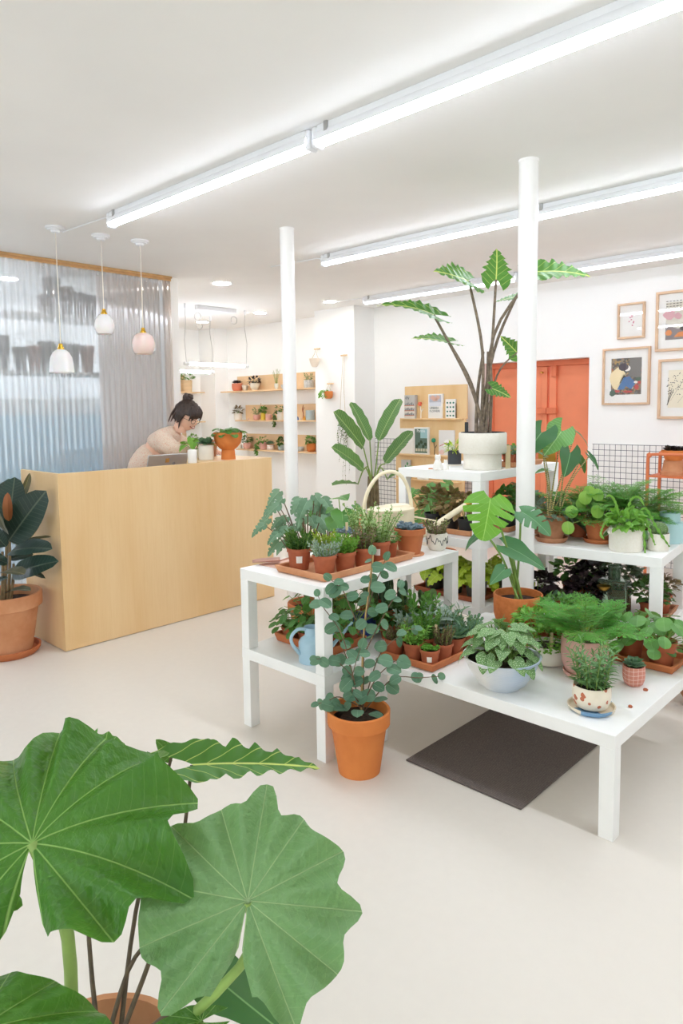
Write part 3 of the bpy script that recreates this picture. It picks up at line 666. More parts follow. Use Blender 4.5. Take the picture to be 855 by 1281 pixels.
# ------------------------------------------------------------------ white tables
TH = .3685; LEG = .052
def table(label, x0, x1, y0, y1, z=0, rz=0, pivot=None, group='white tables of the plant display', name='white_table'):
    cx, cy = (x0+x1)/2, (y0+y1)/2; a, b = (x1-x0)/2, (y1-y0)/2
    c = V((cx, cy, 0))
    if rz: pv = V(pivot); c = MX.Rotation(rz, 3, 'Z') @ (c-pv)+pv
    root = thing(name, label, 'table', (c.x, c.y, z), rz, group)
    part('tabletop', MB().box(-a, a, -b, b, TH-.05, TH-.0006), white_paint, root, bevel=.002)
    for sx in (-1, 1):
        for sy in (-1, 1):
            x, y = sx*(a-LEG/2-.001), sy*(b-LEG/2-.001); part('leg', MB().box(x-LEG/2, x+LEG/2, y-LEG/2, y+LEG/2, 0, TH-.05), white_paint, root, bevel=.0015)
    return root
Z1, Z2, Z3 = TH, TH*2, TH*3
BX0, BX1, BY0, BY1 = -2.485, -1.947, 1.922, 2.88
table('narrow white table at the bottom of the stack by the eucalyptus', BX0, BX1, BY0, BY1)
table('narrow white table stacked on top, carrying the cream watering can', BX0, BX1, BY0, BY1, Z1)
table('wide low white table over the dark rug', -1.944, -.872, 2.2, 3.13)
MX0, MX1, MY0, MY1 = -2.555, -1.995, 3.155, 4.05
table('white table at the foot of the three-high stack', MX0, MX1, MY0, MY1)
table('white table in the middle of the three-high stack', MX0, MX1, MY0, MY1, Z1)
table('white table topping the three-high stack, carrying the tall alocasia', MX0, MX1, MY0, MY1, Z2)
RP = (-1.127, 3.345, 0); RRZ = math.radians(6.5)
RX0, RX1, RY0, RY1 = RP[0]-.8, RP[0], RP[1], RP[1]+.56
table('lower white table of the stack beside the steel column', RX0, RX1, RY0, RY1, 0, RRZ, RP)
table('upper white table of the stack beside the column, full of potted plants', RX0, RX1, RY0, RY1, Z1, RRZ, RP)
def rs(u, v, z=Z2):
    """point on the turned stand: u from its outer corner inwards, v towards its back"""
    q = MX.Rotation(RRZ, 3, 'Z') @ V((-u, v, 0)); return V((RP[0]+q.x, RP[1]+q.y, z))
# rug
k = NT('woven_rug'); co = k.coord(); wv = k.n('ShaderNodeTexWave', {'Scale': 42, 'Distortion': .6, 'Detail': 1}, bands_direction='Y'); k.set(wv, 0, co)
nz = k.noise(220, 2, co); k.set(k.b, 'Base Color', k.mix(k.math('MULTIPLY', wv.outputs[1], k.ramp(nz, .2, .8)), lin('544b48'), lin('94877f'))); k.b.inputs['Roughness'].default_value = .95
k.bump(wv.outputs[1], .5, .003)
p = oz(508, 952, 0)
one('woven_rug', MB().box(p.x, -1.19, p.y, 2.93, .001, .008), k.m, 'dark brown woven rug lying under the wide low table', 'rug', bevel=.003)

# ------------------------------------------------------------------ wall shelves and framed pictures
k = NT('shelf_ply'); co = k.coord(); k.set(k.b, 'Base Color', k.mix(k.noise(5, 4, co), lin('dcb78a'), lin('e8cba4'))); k.b.inputs['Roughness'].default_value = .5; ply = k.m
SH = (1.735, 1.315, .9)
for i, z in enumerate(SH):
    root = thing('wall_shelf', '%s plywood wall shelf in the plant alcove' % ('top', 'middle', 'bottom')[i], 'shelf', (-7.2, YB, z), group='shelves in the alcove')
    x0 = (-1.05, -.87, -.87)[i]
    part('ledge', MB().box(x0-.15*(i == 0), .97, -.2, 0, -.018, 0), ply, root, bevel=.002); part('back_board', MB().box(x0+.02, .97, -.015, 0, .001, .215), ply, root, bevel=.002)
for i, z in enumerate((1.735, 1.3, .88)):
    root = thing('wall_shelf', '%s short plywood shelf on the wall past the partition' % ('top', 'middle', 'bottom')[i], 'shelf', (XL, 5.4, z), group='short shelves on the side wall')
    part('ledge', MB().box(0, .2, -.7, .72, -.018, 0), ply, root, bevel=.002); part('back_board', MB().box(0, .015, -.7, .5, .001, .25), ply, root, bevel=.002)
frame_w = mat('frame_oak', 'd9b797', .5, .06, 10); mount_m = mat('mount_card', 'f3f2ef', .9, .01)
k = NT('picture_glass'); tr = k.n('ShaderNodeBsdfTransparent'); gl = k.n('ShaderNodeBsdfGlossy', {1: .02}); mx = k.n('ShaderNodeMixShader', {0: .12})
k.t.links.new(tr.outputs[0], mx.inputs[1]); k.t.links.new(gl.outputs[0], mx.inputs[2]); k.t.links.new(mx.outputs[0], k.out.inputs[0]); pglass = k.m
def poly2(mb, pts, y): mb.add([(x, y, z) for x, z in pts], [tuple(range(len(pts)))])
def blob(cx, cz, rx, rz, n=10, seed=0, j=.2):
    rr = random.Random(seed); return [(cx+rx*(1+rr.uniform(-j, j))*math.cos(2*PI*i/n), cz+rz*(1+rr.uniform(-j, j))*math.sin(2*PI*i/n)) for i in range(n)]
def picture(label, x0, x1, z0, z1, m_, art, fw=.022):
    root = thing('framed_picture', label, 'picture', ((x0+x1)/2, YB, (z0+z1)/2)); a, b = (x1-x0)/2, (z1-z0)/2
    for (xa, xb, za, zb) in ((-a, a, b-fw, b), (-a, a, -b, -b+fw), (-a, -a+fw, -b+fw, b-fw), (a-fw, a, -b+fw, b-fw)):
        part('frame_bar', MB().box(xa, xb, -.034, -.001, za, zb), frame_w, root, bevel=.002)
    part('mount', MB().box(-a+fw*.8, a-fw*.8, -.012, -.002, -b+fw*.8, b-fw*.8), mount_m, root)
    if m_: part('print', MB().box(-a+fw+m_[0], a-fw-m_[0], -.0135, -.012, -b+fw+m_[1], b-fw-m_[1]), m_[2], root)
    for i, (nm, pts, mt) in enumerate(art):
        mb = MB()
        for q in pts: poly2(mb, q, -.0142-.0004*i)
        part(nm, mb, mt, root, smooth=False, stuff=len(pts) > 3)
    part('glass', MB().add([(-a+fw, -.024, -b+fw), (a-fw, -.024, -b+fw), (a-fw, -.024, b-fw), (-a+fw, -.024, b-fw)], [(0, 1, 2, 3)]), pglass, root)
def flat(n, c): return mat('print_'+n, c, .9, .0)
k = NT('print_garden'); vo = k.n('ShaderNodeTexVoronoi', {'Scale': 55}); k.set(vo, 0, k.coord())
cr = k.n('ShaderNodeValToRGB'); k.set(cr, 0, vo.outputs['Color']); cr.color_ramp.interpolation = 'CONSTANT'; e = cr.color_ramp.elements; e[0].color = lin('5a4a40'); e[1].position = .3; e[1].color = lin('8d7a62')
for pos, c in ((.45, '4f4f48'), (.6, 'b08a4c'), (.72, '6f6a64'), (.85, 'a8503a')): q = e.new(pos); q.color = lin(c)
k.set(k.b, 'Base Color', cr.outputs[0]); k.b.inputs['Roughness'].default_value = .9; garden = k.m
picture('framed print of a crouching gardener in blue trousers', -2.73, -2.3, 1.46, 1.976, (.06, .075, garden),
    [('trunk_print', [[(.02, .0), (.13, -.02), (.135, .165), (.03, .165)]], flat('trunk', '75706c')),
     ('jumper_print', [blob(-.07, -.02, .075, .1, 12, 3, .12), [(-.06, -.06), (.06, -.12), (.07, -.1), (-.02, .02)]], flat('jumper', 'f0dcae')),
     ('trousers_print', [[(-.08, -.12), (-.02, -.01), (.03, .0), (.09, -.06), (.05, -.12), (.0, -.09), (-.02, -.12)]], flat('trousers', '3f6fa8')),
     ('face_print', [blob(.01, .07, .03, .026, 10, 5, .1), blob(.09, -.055, .02, .012, 8, 2, .1)], flat('face', 'f5eee8')),
     ('hair_print', [blob(-.025, .085, .045, .035, 10, 6, .1)], flat('hair', '40303c')),
     ('flower_print', [blob(.12, -.06, .015, .015, 7, 8), blob(-.08, -.135, .03, .012, 7, 9), blob(.02, -.14, .05, .012, 7, 1), blob(.1, -.1, .02, .03, 7, 4)], flat('flower', 'c03a30')),
     ('shrub_print', [blob(-.12, -.15, .03, .03, 7, 12), blob(.11, -.03, .03, .02, 7, 13)], flat('leafprint', '3f5a44'))], .018)
picture('small framed print of scattered pink petals', -2.6, -2.357, 2.055, 2.372, None,
    [('petal_print', [blob(x, z, .008, .006, 6, i) for i, (x, z) in enumerate(((0, .05), (.02, .055), (.005, .035), (-.02, -.005), (.0, .01), (.02, -.01), (.01, -.04), (.018, -.02), (-.01, .03)))], flat('petal', 'c96a86'))], .018)
picture('large framed print of a patterned room with orange and pink', -2.262, -1.8, 1.921, 2.436, (.06, .075, flat('room', 'd9d4c6')),
    [('pattern_print', [blob(-.14+.028*(i % 6), .17-.022*(i//6), .012, .004, 5, i) for i in range(24)], flat('pattern', '55504a')),
     ('blossom_print', [blob(-.12, .06, .05, .045, 10, 1), blob(-.05, .04, .03, .03, 8, 2)], flat('blossom', 'dba9b0')),
     ('floor_print', [[(-.15, -.16), (.15, -.16), (.15, -.04), (-.05, -.07), (-.15, -.02)]], flat('floorp', '8a7f80')),
     ('rug_print', [[(-.08, -.14), (.1, -.14), (.12, -.08), (-.04, -.1)], blob(-.12, -.1, .03, .03, 6, 4)], flat('rugp', 'e08a48')),
     ('animal_print', [blob(.0, -.07, .04, .02, 8, 7), [(.02, -.09), (.03, -.09), (.03, -.05), (.02, -.05)]], flat('animal', '3a3230'))])
picture('framed print of fine branching twigs on cream paper', -2.228, -1.8, 1.331, 1.851, (.06, .075, flat('creampaper', 'efe6cf')),
    [('twig_print', [[(-.14+.001*i, -.14), (-.136+.001*i, -.14), (-.1+.02*math.sin(i), -.02+.01*i), (-.104+.02*math.sin(i), -.02+.01*i)] for i in range(5)]+[blob(-.14+.16*R.random(), -.06+.2*R.random(), .005, .004, 5, i) for i in range(60)]+[[(-.11, -.1), (-.108, -.1), (.02, .12), (.017, .12)], [(-.05, -.12), (-.048, -.12), (.06, .02), (.058, .02)]], flat('twig', '57504a'))])

# ================================================================== bench with the cream watering can: upper table
def at(x, y, z): return V((x, y, z))
def mini(label, loc, r, gen, material=None, style='nursery', h=None, group=None, name='potted_succulent', sticker=None, tagp=None):
    h = h or r*1.75; root = plant(name, label, loc, style, r, h, material or terra_red, 'plant', group, 0, sticker, tagp); gen(root, soil_z(style, h)); return root
T1 = Z2+.0095
tray('long terracotta tray of succulents on the upper narrow table', -2.31, -1.99, 1.975, 2.585, Z2, terra_pale)
GT = 'succulents in the long tray beside the cream watering can'
mini('finger-leaved green jade succulent with a white price sticker', at(-2.235, 2.06, T1), .055, lambda o, s: g_sprigs(o, s, G_dark, 's_fat', 22, .085, .032, 10, .45, .1, rr=.04), sticker=-.75, group=GT)
mini('grey-green leafy sedum at the near corner of the long tray', at(-2.06, 2.045, T1), .052, lambda o, s: g_sprigs(o, s, G_sil, 's_fat', 20, .08, .02, 14, .5, .1, rr=.04), group=GT)
mini('bright green mossy crassula in a small terracotta pot', at(-2.055, 2.165, T1), .05, lambda o, s: g_sprigs(o, s, G_brt, 's_fat', 26, .08, .02, 16, .35, .05, rr=.04), group=GT)
mini('dark red-brown beaded succulent in a terracotta pot', at(-2.05, 2.285, T1), .05, lambda o, s: g_sprigs(o, s, G_bro, 's_round', 18, .11, .02, 14, .3, .1, rr=.035), group=GT)
mini('cream-variegated bushy portulacaria with a price sticker', at(-2.07, 2.41, T1), .055, lambda o, s: g_sprigs(o, s, G_var, 's_round', 20, .16, .024, 18, .5, .15, rr=.035), group=GT, sticker=-1.0)
mini('yellow-green sedum behind the jade succulent', at(-2.2, 2.18, T1), .05, lambda o, s: g_sprigs(o, s, G_yel, 's_fat', 20, .08, .022, 14, .45, .1, rr=.035), group=GT)
mini('frosty blue-grey sedum with a wooden plant tag', at(-2.17, 2.3, T1), .05, lambda o, s: g_rosettes(o, s+.05, G_blu, 9, .045, .026), group=GT, tagp=(.02, -.02, .08, .11, .8))
mini('pale variegated shrubby succulent behind the beaded one', at(-2.19, 2.425, T1), .055, lambda o, s: g_sprigs(o, s, G_var, 's_ovate', 18, .17, .024, 16, .4, .15, rr=.035), group=GT)
mini('small green trailing succulent at the end of the long tray', at(-2.1, 2.525, T1), .04, lambda o, s: g_bush(o, s, G_mid, 's_round', 90, .016, .05, .035), group=GT)
# copper trowel on a pink sheet
copper = mat('copper', 'd0a392', .3, .05, metal=.6)
p = oz(352, 701, Z2)
one('pink_sheet', MB().box(-2.47, -2.315, 2.02, 2.3, Z2+.0004, Z2+.002), mat('pink_paper', 'e0b7a4', .8, .05, 30), 'pale pink paper sheet under the copper trowel', 'paper')
tw = thing('copper_trowel', 'copper hand trowel lying on the pink sheet', 'trowel', (-2.4, 2.12, Z2+.004), .95)
mb = MB()
for i in range(9):
    t = i/8; w = .032*math.sin(min(1, (1-t)*1.6+.15)*PI/2)*(1 if t < .95 else .4)
    for j in range(5): q = (j-2)/2; mb.v.append(V((-.02-.13*t, q*w, .004+.012*q*q+.004)))
mb.f = [(i*5+j, i*5+j+1, i*5+j+6, i*5+j+5) for i in range(8) for j in range(4)]
o = part('blade', mb, copper, tw); o.modifiers.new('solid', 'SOLIDIFY').thickness = .002
part('neck', MB().tube([(-.02, 0, .01), (.02, 0, .02), (.05, 0, .018)], .004, 8), copper, tw); o = part('grip', MB().lathe([(0, 0), (.009, .003), (.011, .03), (.009, .07), (.011, .09), (0, .097)], 14), wood_l, tw)
o.matrix_basis = MX.Translation((.045, 0, .018)) @ MX.Rotation(PI/2, 4, 'Y')
# cream watering can
canm = mat('cream_enamel', 'ece0c2', .35, .03, 5)
def can(label, loc, rz, material, r, h, oval=.8, spout=.5, sph=.3, hand=1, rose=True, sy=None, name='watering_can'):
    """body along +x: spout leaves at +x"""
    root = thing(name, label, 'watering can', loc, rz)
    part('body', MB().lathe([(0, 0), (r*.98, 0), (r, h*.02), (r, h*.08), (r*.985, h*.1), (r*.985, h*.55), (r*1.0, h*.56), (r*1.0, h*.6), (r*.985, h*.61), (r*.985, h*.9), (r, h*.91), (r*.99, h*.95), (r*.7, h), (r*.4, h), (r*.4, h*.97), (0, h*.96)], 36, sy=oval), material, root)
    part('lid_half', MB().lathe([(r*.62, h*.985), (r*.5, h*1.04), (r*.2, h*1.06), (0, h*1.06)], 28, (r*.25, 0, 0), sy=oval), material, root)
    if hand == 1:
        hp = [(-r*.97, 0, h*.12), (-r*1.16, 0, h*.5), (-r*1.18, 0, h*.95), (-r*1.0, 0, h*1.4), (-r*.55, 0, h*1.76), (0, 0, h*1.86), (r*.5, 0, h*1.72), (r*.82, 0, h*1.35), (r*.93, 0, h*.96)]
        part('handle', MB().tube(smooth(hp, 5), r*.075, 10), material, root)
    base = V((r*.9, 0, h*.18)); tip = V((r+spout, 0, h*.18+sph))
    part('spout', MB().tube(smooth([base, base+V((spout*.22, 0, sph*.1)), base.lerp(tip, .5)+V((0, 0, -.01)), tip], 5), [r*.2]*4+[r*.17]*5+[r*.12]*7, 14), material, root)
    part('stay', MB().tube([(r*.9, 0, h*.72), (r+spout*.52, 0, h*.18+sph*.47)], r*.035, 8), material, root)
    if rose: part('rose', MB().tube([tip, tip+(tip-base).normalized()*.03], [r*.06, r*.16], 14), brass, root)
    return root
def smooth(pts, n):
    pts = [V(p) for p in pts]; out = []
    for i in range(len(pts)-1):
        a, b, c, d = pts[max(i-1, 0)], pts[i], pts[i+1], pts[min(i+2, len(pts)-1)]
        for k_ in range(n):
            t = k_/n; out.append(.5*((2*b)+(c-a)*t+(2*a-5*b+4*c-d)*t*t+(3*b-a-3*c+d)*t**3))
    return out+[pts[-1]]
can('large cream enamel watering can with tall hoop handle and long spout', at(-2.27, 2.74, Z2+.0005), 1.15, canm, .13, .21, .72, .32, .15)
r_ = .068; p = spot(513, 696, Z2, .05)
one('clay_coaster', MB().lathe([(0, 0), (.07, 0), (.072, .004), (.07, .007), (0, .007)], 30), terra_pale, 'flat clay coaster under the pot of blue rosettes', 'coaster', (p.x, p.y, Z2))
mini('terracotta pot filled with powdery blue rosette succulents', at(p.x, p.y, Z2+.0072), .078, lambda o, s: g_rosettes(o, s+.006, G_blu, 22, .06, .026), terra, 'classic', .125)
p = spot(547, 689, Z2, .03)
fp = mini('cream footed pot with a black line drawing and bronze succulent', at(p.x, p.y, Z2), .054, lambda o, s: g_sprigs(o, s, G_bro, 's_round', 26, .075, .016, 14, .6, .1, rr=.04), speck, 'cup', .088)
mb = MB()
for i in range(60):
    a = -2.6+i*.055; zz = .05+.012*math.sin(i*.45)+.009*math.sin(i*1.1)+(.012 if 12 < i < 24 else 0); mb.v.append(V((.0545*math.cos(a), .0545*math.sin(a), zz)))
part('line_drawing', MB().tube(mb.v, .0016, 5), black_pl, next(c for c in fp.children if c.name.startswith('pot')))

# ------------------------------------------------------------------ bench: lower table
tray('terracotta tray of round-leaved plants on the lower narrow table', -2.44, -2.075, 2.075, 2.33, Z1, terra, h=.042)
LT = Z1+.0095; GL = 'round-leaved plants in the tray under the upper table'
for i, (x, y, H, lb) in enumerate(((-2.385, 2.135, .07, 'low round-leaved plant at the outer end of its tray'), (-2.27, 2.135, .085, 'round-leaved geranium-like plant beside the pale blue can'), (-2.15, 2.15, .1, 'round-leaved plant nearest the pale blue can handle'), (-2.36, 2.255, .14, 'small-leaved plant in the back row of its tray'), (-2.235, 2.26, .21, 'tallest round-leaved plant, standing above its tray mates'), (-2.13, 2.27, .18, 'dark round-leaved plant at the inner end of its tray'))):
    lb = lb.replace('nearest', 'touching'); root = plant('potted_geranium', lb, (x, y, LT), 'nursery', .045, .06, terra_red, group=GL); g_petiole(root, .05, G_geo if i != 3 else G_mid, 'coin', 26, H*1.15, .048, .6, .3, .0018, .012, (.25, 1.4))
# pale blue can on the shelf
pb = mat('pale_blue_enamel', 'a9c9da', .35, .03, 5); db = mat('dark_blue_enamel', '27418c', .35, .05, 5)
p = spot(393, 832, Z1, .05)
root = thing('watering_can', 'pale blue tall-necked watering can on the lower narrow table', 'watering can', (p.x-.005, p.y-.005, Z1), 1.25)
part('body', MB().lathe([(0, 0), (.056, 0), (.058, .004), (.058, .085), (.056, .09), (.05, .1), (.034, .112), (.03, .118), (.031, .15), (.034, .152), (.031, .152), (.027, .12), (0, .118)], 32), pb, root)
part('handle', MB().tube(smooth([(-.03, 0, .145), (-.065, 0, .15), (-.095, 0, .125), (-.092, 0, .09), (-.057, 0, .04)], 5), .0075, 8), pb, root)
part('spout', MB().tube(smooth([(.05, 0, .03), (.1, 0, .055), (.16, 0, .105), (.2, 0, .14)], 5), [.011]*6+[.008]*5+[.006]*5, 10), pb, root)
part('stay', MB().tube([(.028, 0, .14), (.07, 0, .125), (.13, 0, .085)], .005, 8), pb, root)
can('small dark blue watering can with a thin spout on the lower table', at(-2.2, 2.43, Z1), .75, db, .07, .1, .85, .2, .09, 0, False)
GB = 'cacti and euphorbias lined up on the lower narrow table'
tray('terracotta tray carrying the upright cacti pots', -2.42, -2.0, 2.55, 2.83, Z1, terra_red)
for i, (x, y, lb) in enumerate(((-2.2, 2.615, 'green candelabra cactus with branching arms in its pot'), (-2.07, 2.62, 'dark spiny euphorbia next to the candelabra cactus'), (-2.2, 2.74, 'upright dark cactus in the back row of cacti'))):
    root = plant('potted_cactus', lb, (x, y, LT), 'nursery', .05, .075, terra_red, group=GB); s = .062
    if i == 1: g_sprigs(root, s, G_dark, 's_needle', 7, .15, .03, 40, .12, .05, rr=.025)
    else: g_cactus(root, s, [(0, 0, .014, .17-.02*i), (.02, .008, .011, .13), (-.018, .012, .011, .11), (.0, -.02, .011, .14)], cact_d, 5)
root = plant('potted_cactus', 'paddle-shaped opuntia cactus by the table leg', (-2.055, 2.755, LT), 'nursery', .048, .075, terra_red, group=GB)
for (x, z, w, h, a) in ((0, .06, .04, .1, .3), (.03, .11, .03, .07, 1.2), (-.03, .1, .028, .07, -.4)):
    pd = MB().lathe([(0, 0), (w*.5, h*.1), (w, h*.45), (w*.9, h*.75), (w*.4, h*.97), (0, h)], 20, sy=.35); o = part('cactus_pad', pd, cact_g, root); o.location = (x*.6, x*.3, z-.005); o.rotation_euler = (.1, x*6, a)
for i, (x, y, lb) in enumerate(((-2.32, 2.62, 'tall ribbed column cactus at the shaded end of the cactus tray'), (-2.32, 2.745, 'cluster of ribbed column cacti in the shaded tray corner'))):
    root = plant('potted_cactus', lb, (x, y, LT), 'nursery', .055, .08, terra_red, group=GB); g_cactus(root, .066, [(0, 0, .025, .16-.03*i), (.028, .01, .018, .12), (-.025, .01, .018, .13)], cact_g if i == 0 else cact_d, 9)
for i, (x, y, r, H, mt, lb) in enumerate(((-2.06, 2.47, .05, .09, G_dark, 'dark bushy herb beside the dark blue watering can'), (-2.37, 2.45, .06, .14, G_dark, 'dark leafy shrub behind the table corner leg'), (-2.3, 2.37, .0, 0, None, ''))):
    if mt: root = plant('potted_shrub', lb, (x, y, Z1), 'nursery', r, r*1.6, terra_red); g_bush(root, r*1.3, mt, 's_ovate', 170, .03, .09 if i else .065, H*.6)

# ================================================================== wide low table
tray('terracotta tray of mixed succulents on the wide low table', -1.93, -1.635, 2.235, 2.62, Z1, terra, h=.034)
GS = 'mixed succulents in the tray on the wide low table'
sp2 = [(-1.875, 2.285, .045, 'dark small succulent at the outer corner of the mixed tray', lambda o, s: g_sprigs(o, s, G_bro, 's_fat', 14, .06, .025, 10, .4, .1, rr=.03)),
 (-1.775, 2.29, .046, 'green spiky grass-like succulent spilling over its pot', lambda o, s: g_sprigs(o, s, G_brt, 's_lance', 16, .1, .04, 14, .5, .15, rr=.03)),
 (-1.685, 2.283, .042, 'low mat of tiny green rosettes with a price sticker', lambda o, s: g_rosettes(o, s, G_brt, 18, .034, .014, 's_fat')),
 (-1.685, 2.378, .043, 'grey-brown woolly succulent topped by pale pads', lambda o, s: (g_sprigs(o, s, G_bro, 's_fat', 18, .085, .018, 16, .3, .05, rr=.03))),
 (-1.69, 2.475, .044, 'plump purple-green rosette in the mixed tray', lambda o, s: g_rosette(o, s, G_gray, 5, .075, 10)),
 (-1.785, 2.39, .044, 'feathery green sedum in the middle of the mixed tray', lambda o, s: g_sprigs(o, s, G_mid, 's_fat', 22, .13, .022, 18, .35, .1, rr=.03)),
 (-1.88, 2.385, .044, 'pale woolly succulent with a wooden tag', lambda o, s: g_sprigs(o, s, G_sil, 's_fat', 12, .1, .04, 10, .4, .1, rr=.03)),
 (-1.79, 2.49, .044, 'silver ear-leaved kalanchoe in the mixed tray', lambda o, s: g_sprigs(o, s, G_sil, 's_round', 8, .13, .045, 10, .35, .1, rr=.03)),
 (-1.885, 2.49, .044, 'tall green crassula with upright shoots at the tray edge', lambda o, s: g_sprigs(o, s, G_mid, 's_fat', 12, .17, .04, 12, .35, .1, rr=.03)),
 (-1.69, 2.57, .04, 'grey-leaved dusty succulent at the far end of the tray', lambda o, s: g_sprigs(o, s, G_gray, 's_fat', 18, .09, .028, 12, .45, .1, rr=.03)),
 (-1.8, 2.58, .038, 'long-fingered green succulent at the back tray corner', lambda o, s: g_sprigs(o, s, G_gray, 's_lance', 12, .12, .06, 10, .5, .1, rr=.03))]
for i, (x, y, r, lb, gen) in enumerate(sp2):
    mini(lb, at(x, y, LT), r, gen, group=GS, sticker=-1.0 if i == 2 else None, tagp={3: (-.03, -.01, .06, .09, .6), 6: (.01, -.03, .06, .09, .8)}.get(i))
# ceramic bowl of satin pothos
k = NT('ribbed_bowl_glaze'); sx = k.n('ShaderNodeSeparateXYZ'); k.set(sx, 0, k.coord())
wz = k.math('SINE', k.math('MULTIPLY', sx.outputs[2], 900)); k.bump(wz, .35, .002)
k.set(k.b, 'Base Color', k.mix(k.ramp(k.math('ADD', k.noise(7, 3, k.coord()), k.math('MULTIPLY', sx.outputs[0], 4)), .45, 1.1), lin('e8e7e3'), lin('b4c5da'))); k.b.inputs['Roughness'].default_value = .35; bowlm = k.m
p = spot(628, 867, Z1, .068)
root = plant('potted_satin_pothos', 'ribbed blue-white ceramic bowl overflowing with silver-spotted heart leaves', p, 'bowl', .15, .125, bowlm); s = .1
for i in range(48):
    az = i*2.39996; f = (i+.5)/48; rad = .04+.09*f**.7; z = s+.13*(1-f**1.9)+.012+R.uniform(-.015, .02)
    q = V((math.cos(az)*rad, math.sin(az)*rad, z)); st = MB().tube(curve((math.cos(az)*.03, math.sin(az)*.03, s), q, .3, 5), .0018, 4, False); part('vine', st, stem_g, root, angle=None)
    leaf(root, 'heart', G_sci, q, V((math.cos(az), math.sin(az), -.1-.75*f+R.uniform(-.25, .35)))+V((R.uniform(-.5, .5), R.uniform(-.5, .5), 0)), V((math.cos(az)*.5, math.sin(az)*.5, 1)), *((lambda l: (l, l*1.2))(R.uniform(.052, .07))))
# monstera in its tapered terracotta pot
p = spot(648, 800, Z1, .06)
mon = plant('potted_monstera', 'young monstera with split leaves in an orange terracotta pot', p, 'round', .115, .205, mat('orange_clay', 'd67f45', .75, .1, 40, bump=.1, c2='c26c34')); D0 = depth(p)
def stemto(root, pts, r, material, n=6, name='stem'):
    b = V(root.location); q = smooth([V(x) - b for x in pts], 5); part(name, MB().tube(q, [r*(1-.35*i/len(q)) for i in range(len(q))], 8, False), material, root, angle=None)
ps = V((p.x, p.y, Z1+.17))
for (a, t, n, w, mt, key, v) in (((614, 623, D0-.12), (607, 672, D0-.2), (0, .35, 1), 1.25, G_mon, 'monstera', 0), ((652, 640, D0-.02), (692, 660, D0-.1), (.1, .8, .7), .95, G_mond, 'monstera', 1), ((633, 683, D0-.06), (686, 706, D0-.12), (.1, .75, .7), .7, G_mond, 'heart', 0), ((632, 712, D0-.1), (614, 727, D0-.14), (-.2, .6, .8), .9, G_mond, 'heart', 1), ((606, 665, D0+.05), (580, 677, D0), (-.1, 1, .2), .6, G_zeb, 'heart', 2), ((640, 690, D0+.05), (660, 700, D0+.06), (.1, .9, .4), .9, G_mond, 'heart', 1)):
    pxleaf(mon, key, mt, a, t, n, w, v); A = od(*a); stemto(mon, [ps+V((R.uniform(-.03, .03), R.uniform(-.03, .03), -.01)), ps.lerp(A, .45)+V((0, 0, .05)), A], .0065, stem_g)
# little clay pot with an air plant
p = spot(625, 815, Z1, .03)
mini('tiny round clay pot with wispy grey air plant', p, .035, lambda o, s: g_sprigs(o, s, G_ros, 's_needle', 9, .06, .09, 3, .5, .2, rr=.008), terra_bright, 'round', .05)
# white bowl of baby leaves, leafy pots behind
p = spot(686, 834, Z1, .05)
root = mini('white ceramic bowl of tiny-leaved creeping plant with wooden tag', p, .085, lambda o, s: g_bush(o, s, G_brt, 's_round', 420, .016, .11, .06, .03), cream, 'cup', .085, name='potted_creeper', tagp=(.045, -.06, .07, .085, .8))
GG = 'leafy green pots behind the asparagus fern'
for i, (x, y, r, mt, key, n, L, rx, rz, lb) in enumerate(((-1.47, 2.78, .06, G_brt, 's_ovate', 300, .024, .1, .05, 'bright green mounding plant beside the orange monstera pot'), (-1.34, 2.86, .06, G_yel, 's_round', 260, .022, .1, .05, 'yellow-green creeping plant behind the white bowl'), (-1.45, 2.95, .055, G_mid, 's_ovate', 240, .03, .09, .07, 'mid-green leafy plant near the steel column'), (-1.31, 2.99, .055, G_brt, 's_ovate', 220, .03, .09, .06, 'fresh green leafy plant at the back of the low table'))):
    mini(lb, at(x, y, Z1), r, lambda o, s: g_bush(o, s, mt, key, n, L, rx, rz), group=GG, name='potted_herb')
# pink pot with asparagus fern on a saucer
p = spot(731, 853, Z1, .075); saucer('pink glazed saucer under the asparagus fern', p, .083, pink)
root = plant('potted_asparagus_fern', 'feathery asparagus fern in a matte pink pot', at(p.x, p.y, Z1+.0092), 'cup', .092, .15, mat('matte_pink', 'd9a79c', .6, .04)); g_fern(root, .125, G_fern, 34, .22, .3, 18, 16, .4, .85, 3, .015)
# terrazzo pot with rosemary
k = NT('terrazzo_glaze'); vo = k.n('ShaderNodeTexVoronoi', {'Scale': 36}); k.set(vo, 0, k.coord()); cs = k.n('ShaderNodeSeparateColor'); k.set(cs, 0, vo.outputs['Color'])
chip = k.math('MULTIPLY', k.math('LESS_THAN', vo.outputs['Distance'], .42), k.math('GREATER_THAN', cs.outputs[0], .55))
k.set(k.b, 'Base Color', k.mix(chip, lin('eadfcb'), lin('bd6a48'))); k.b.inputs['Roughness'].default_value = .4; terrz = k.m
p = spot(740, 898, Z1, .075)
k = NT('saucer_glaze'); k.set(k.b, 'Base Color', k.mix(k.math('GREATER_THAN', k.noise(9, 1, k.coord()), .56), lin('e6d9c2'), lin('6f96b8'))); k.b.inputs['Roughness'].default_value = .4
saucer('cream saucer with a blue glaze patch under the rosemary', p, .083, k.m, .018)
root = plant('potted_rosemary', 'rosemary-like bush in a cream pot with terracotta chips', at(p.x, p.y, Z1+.0075), 'cup', .067, .085, terrz); g_sprigs(root, .07, G_ros, 's_lance', 22, .15, .045, 22, .32, .1, rr=.045)
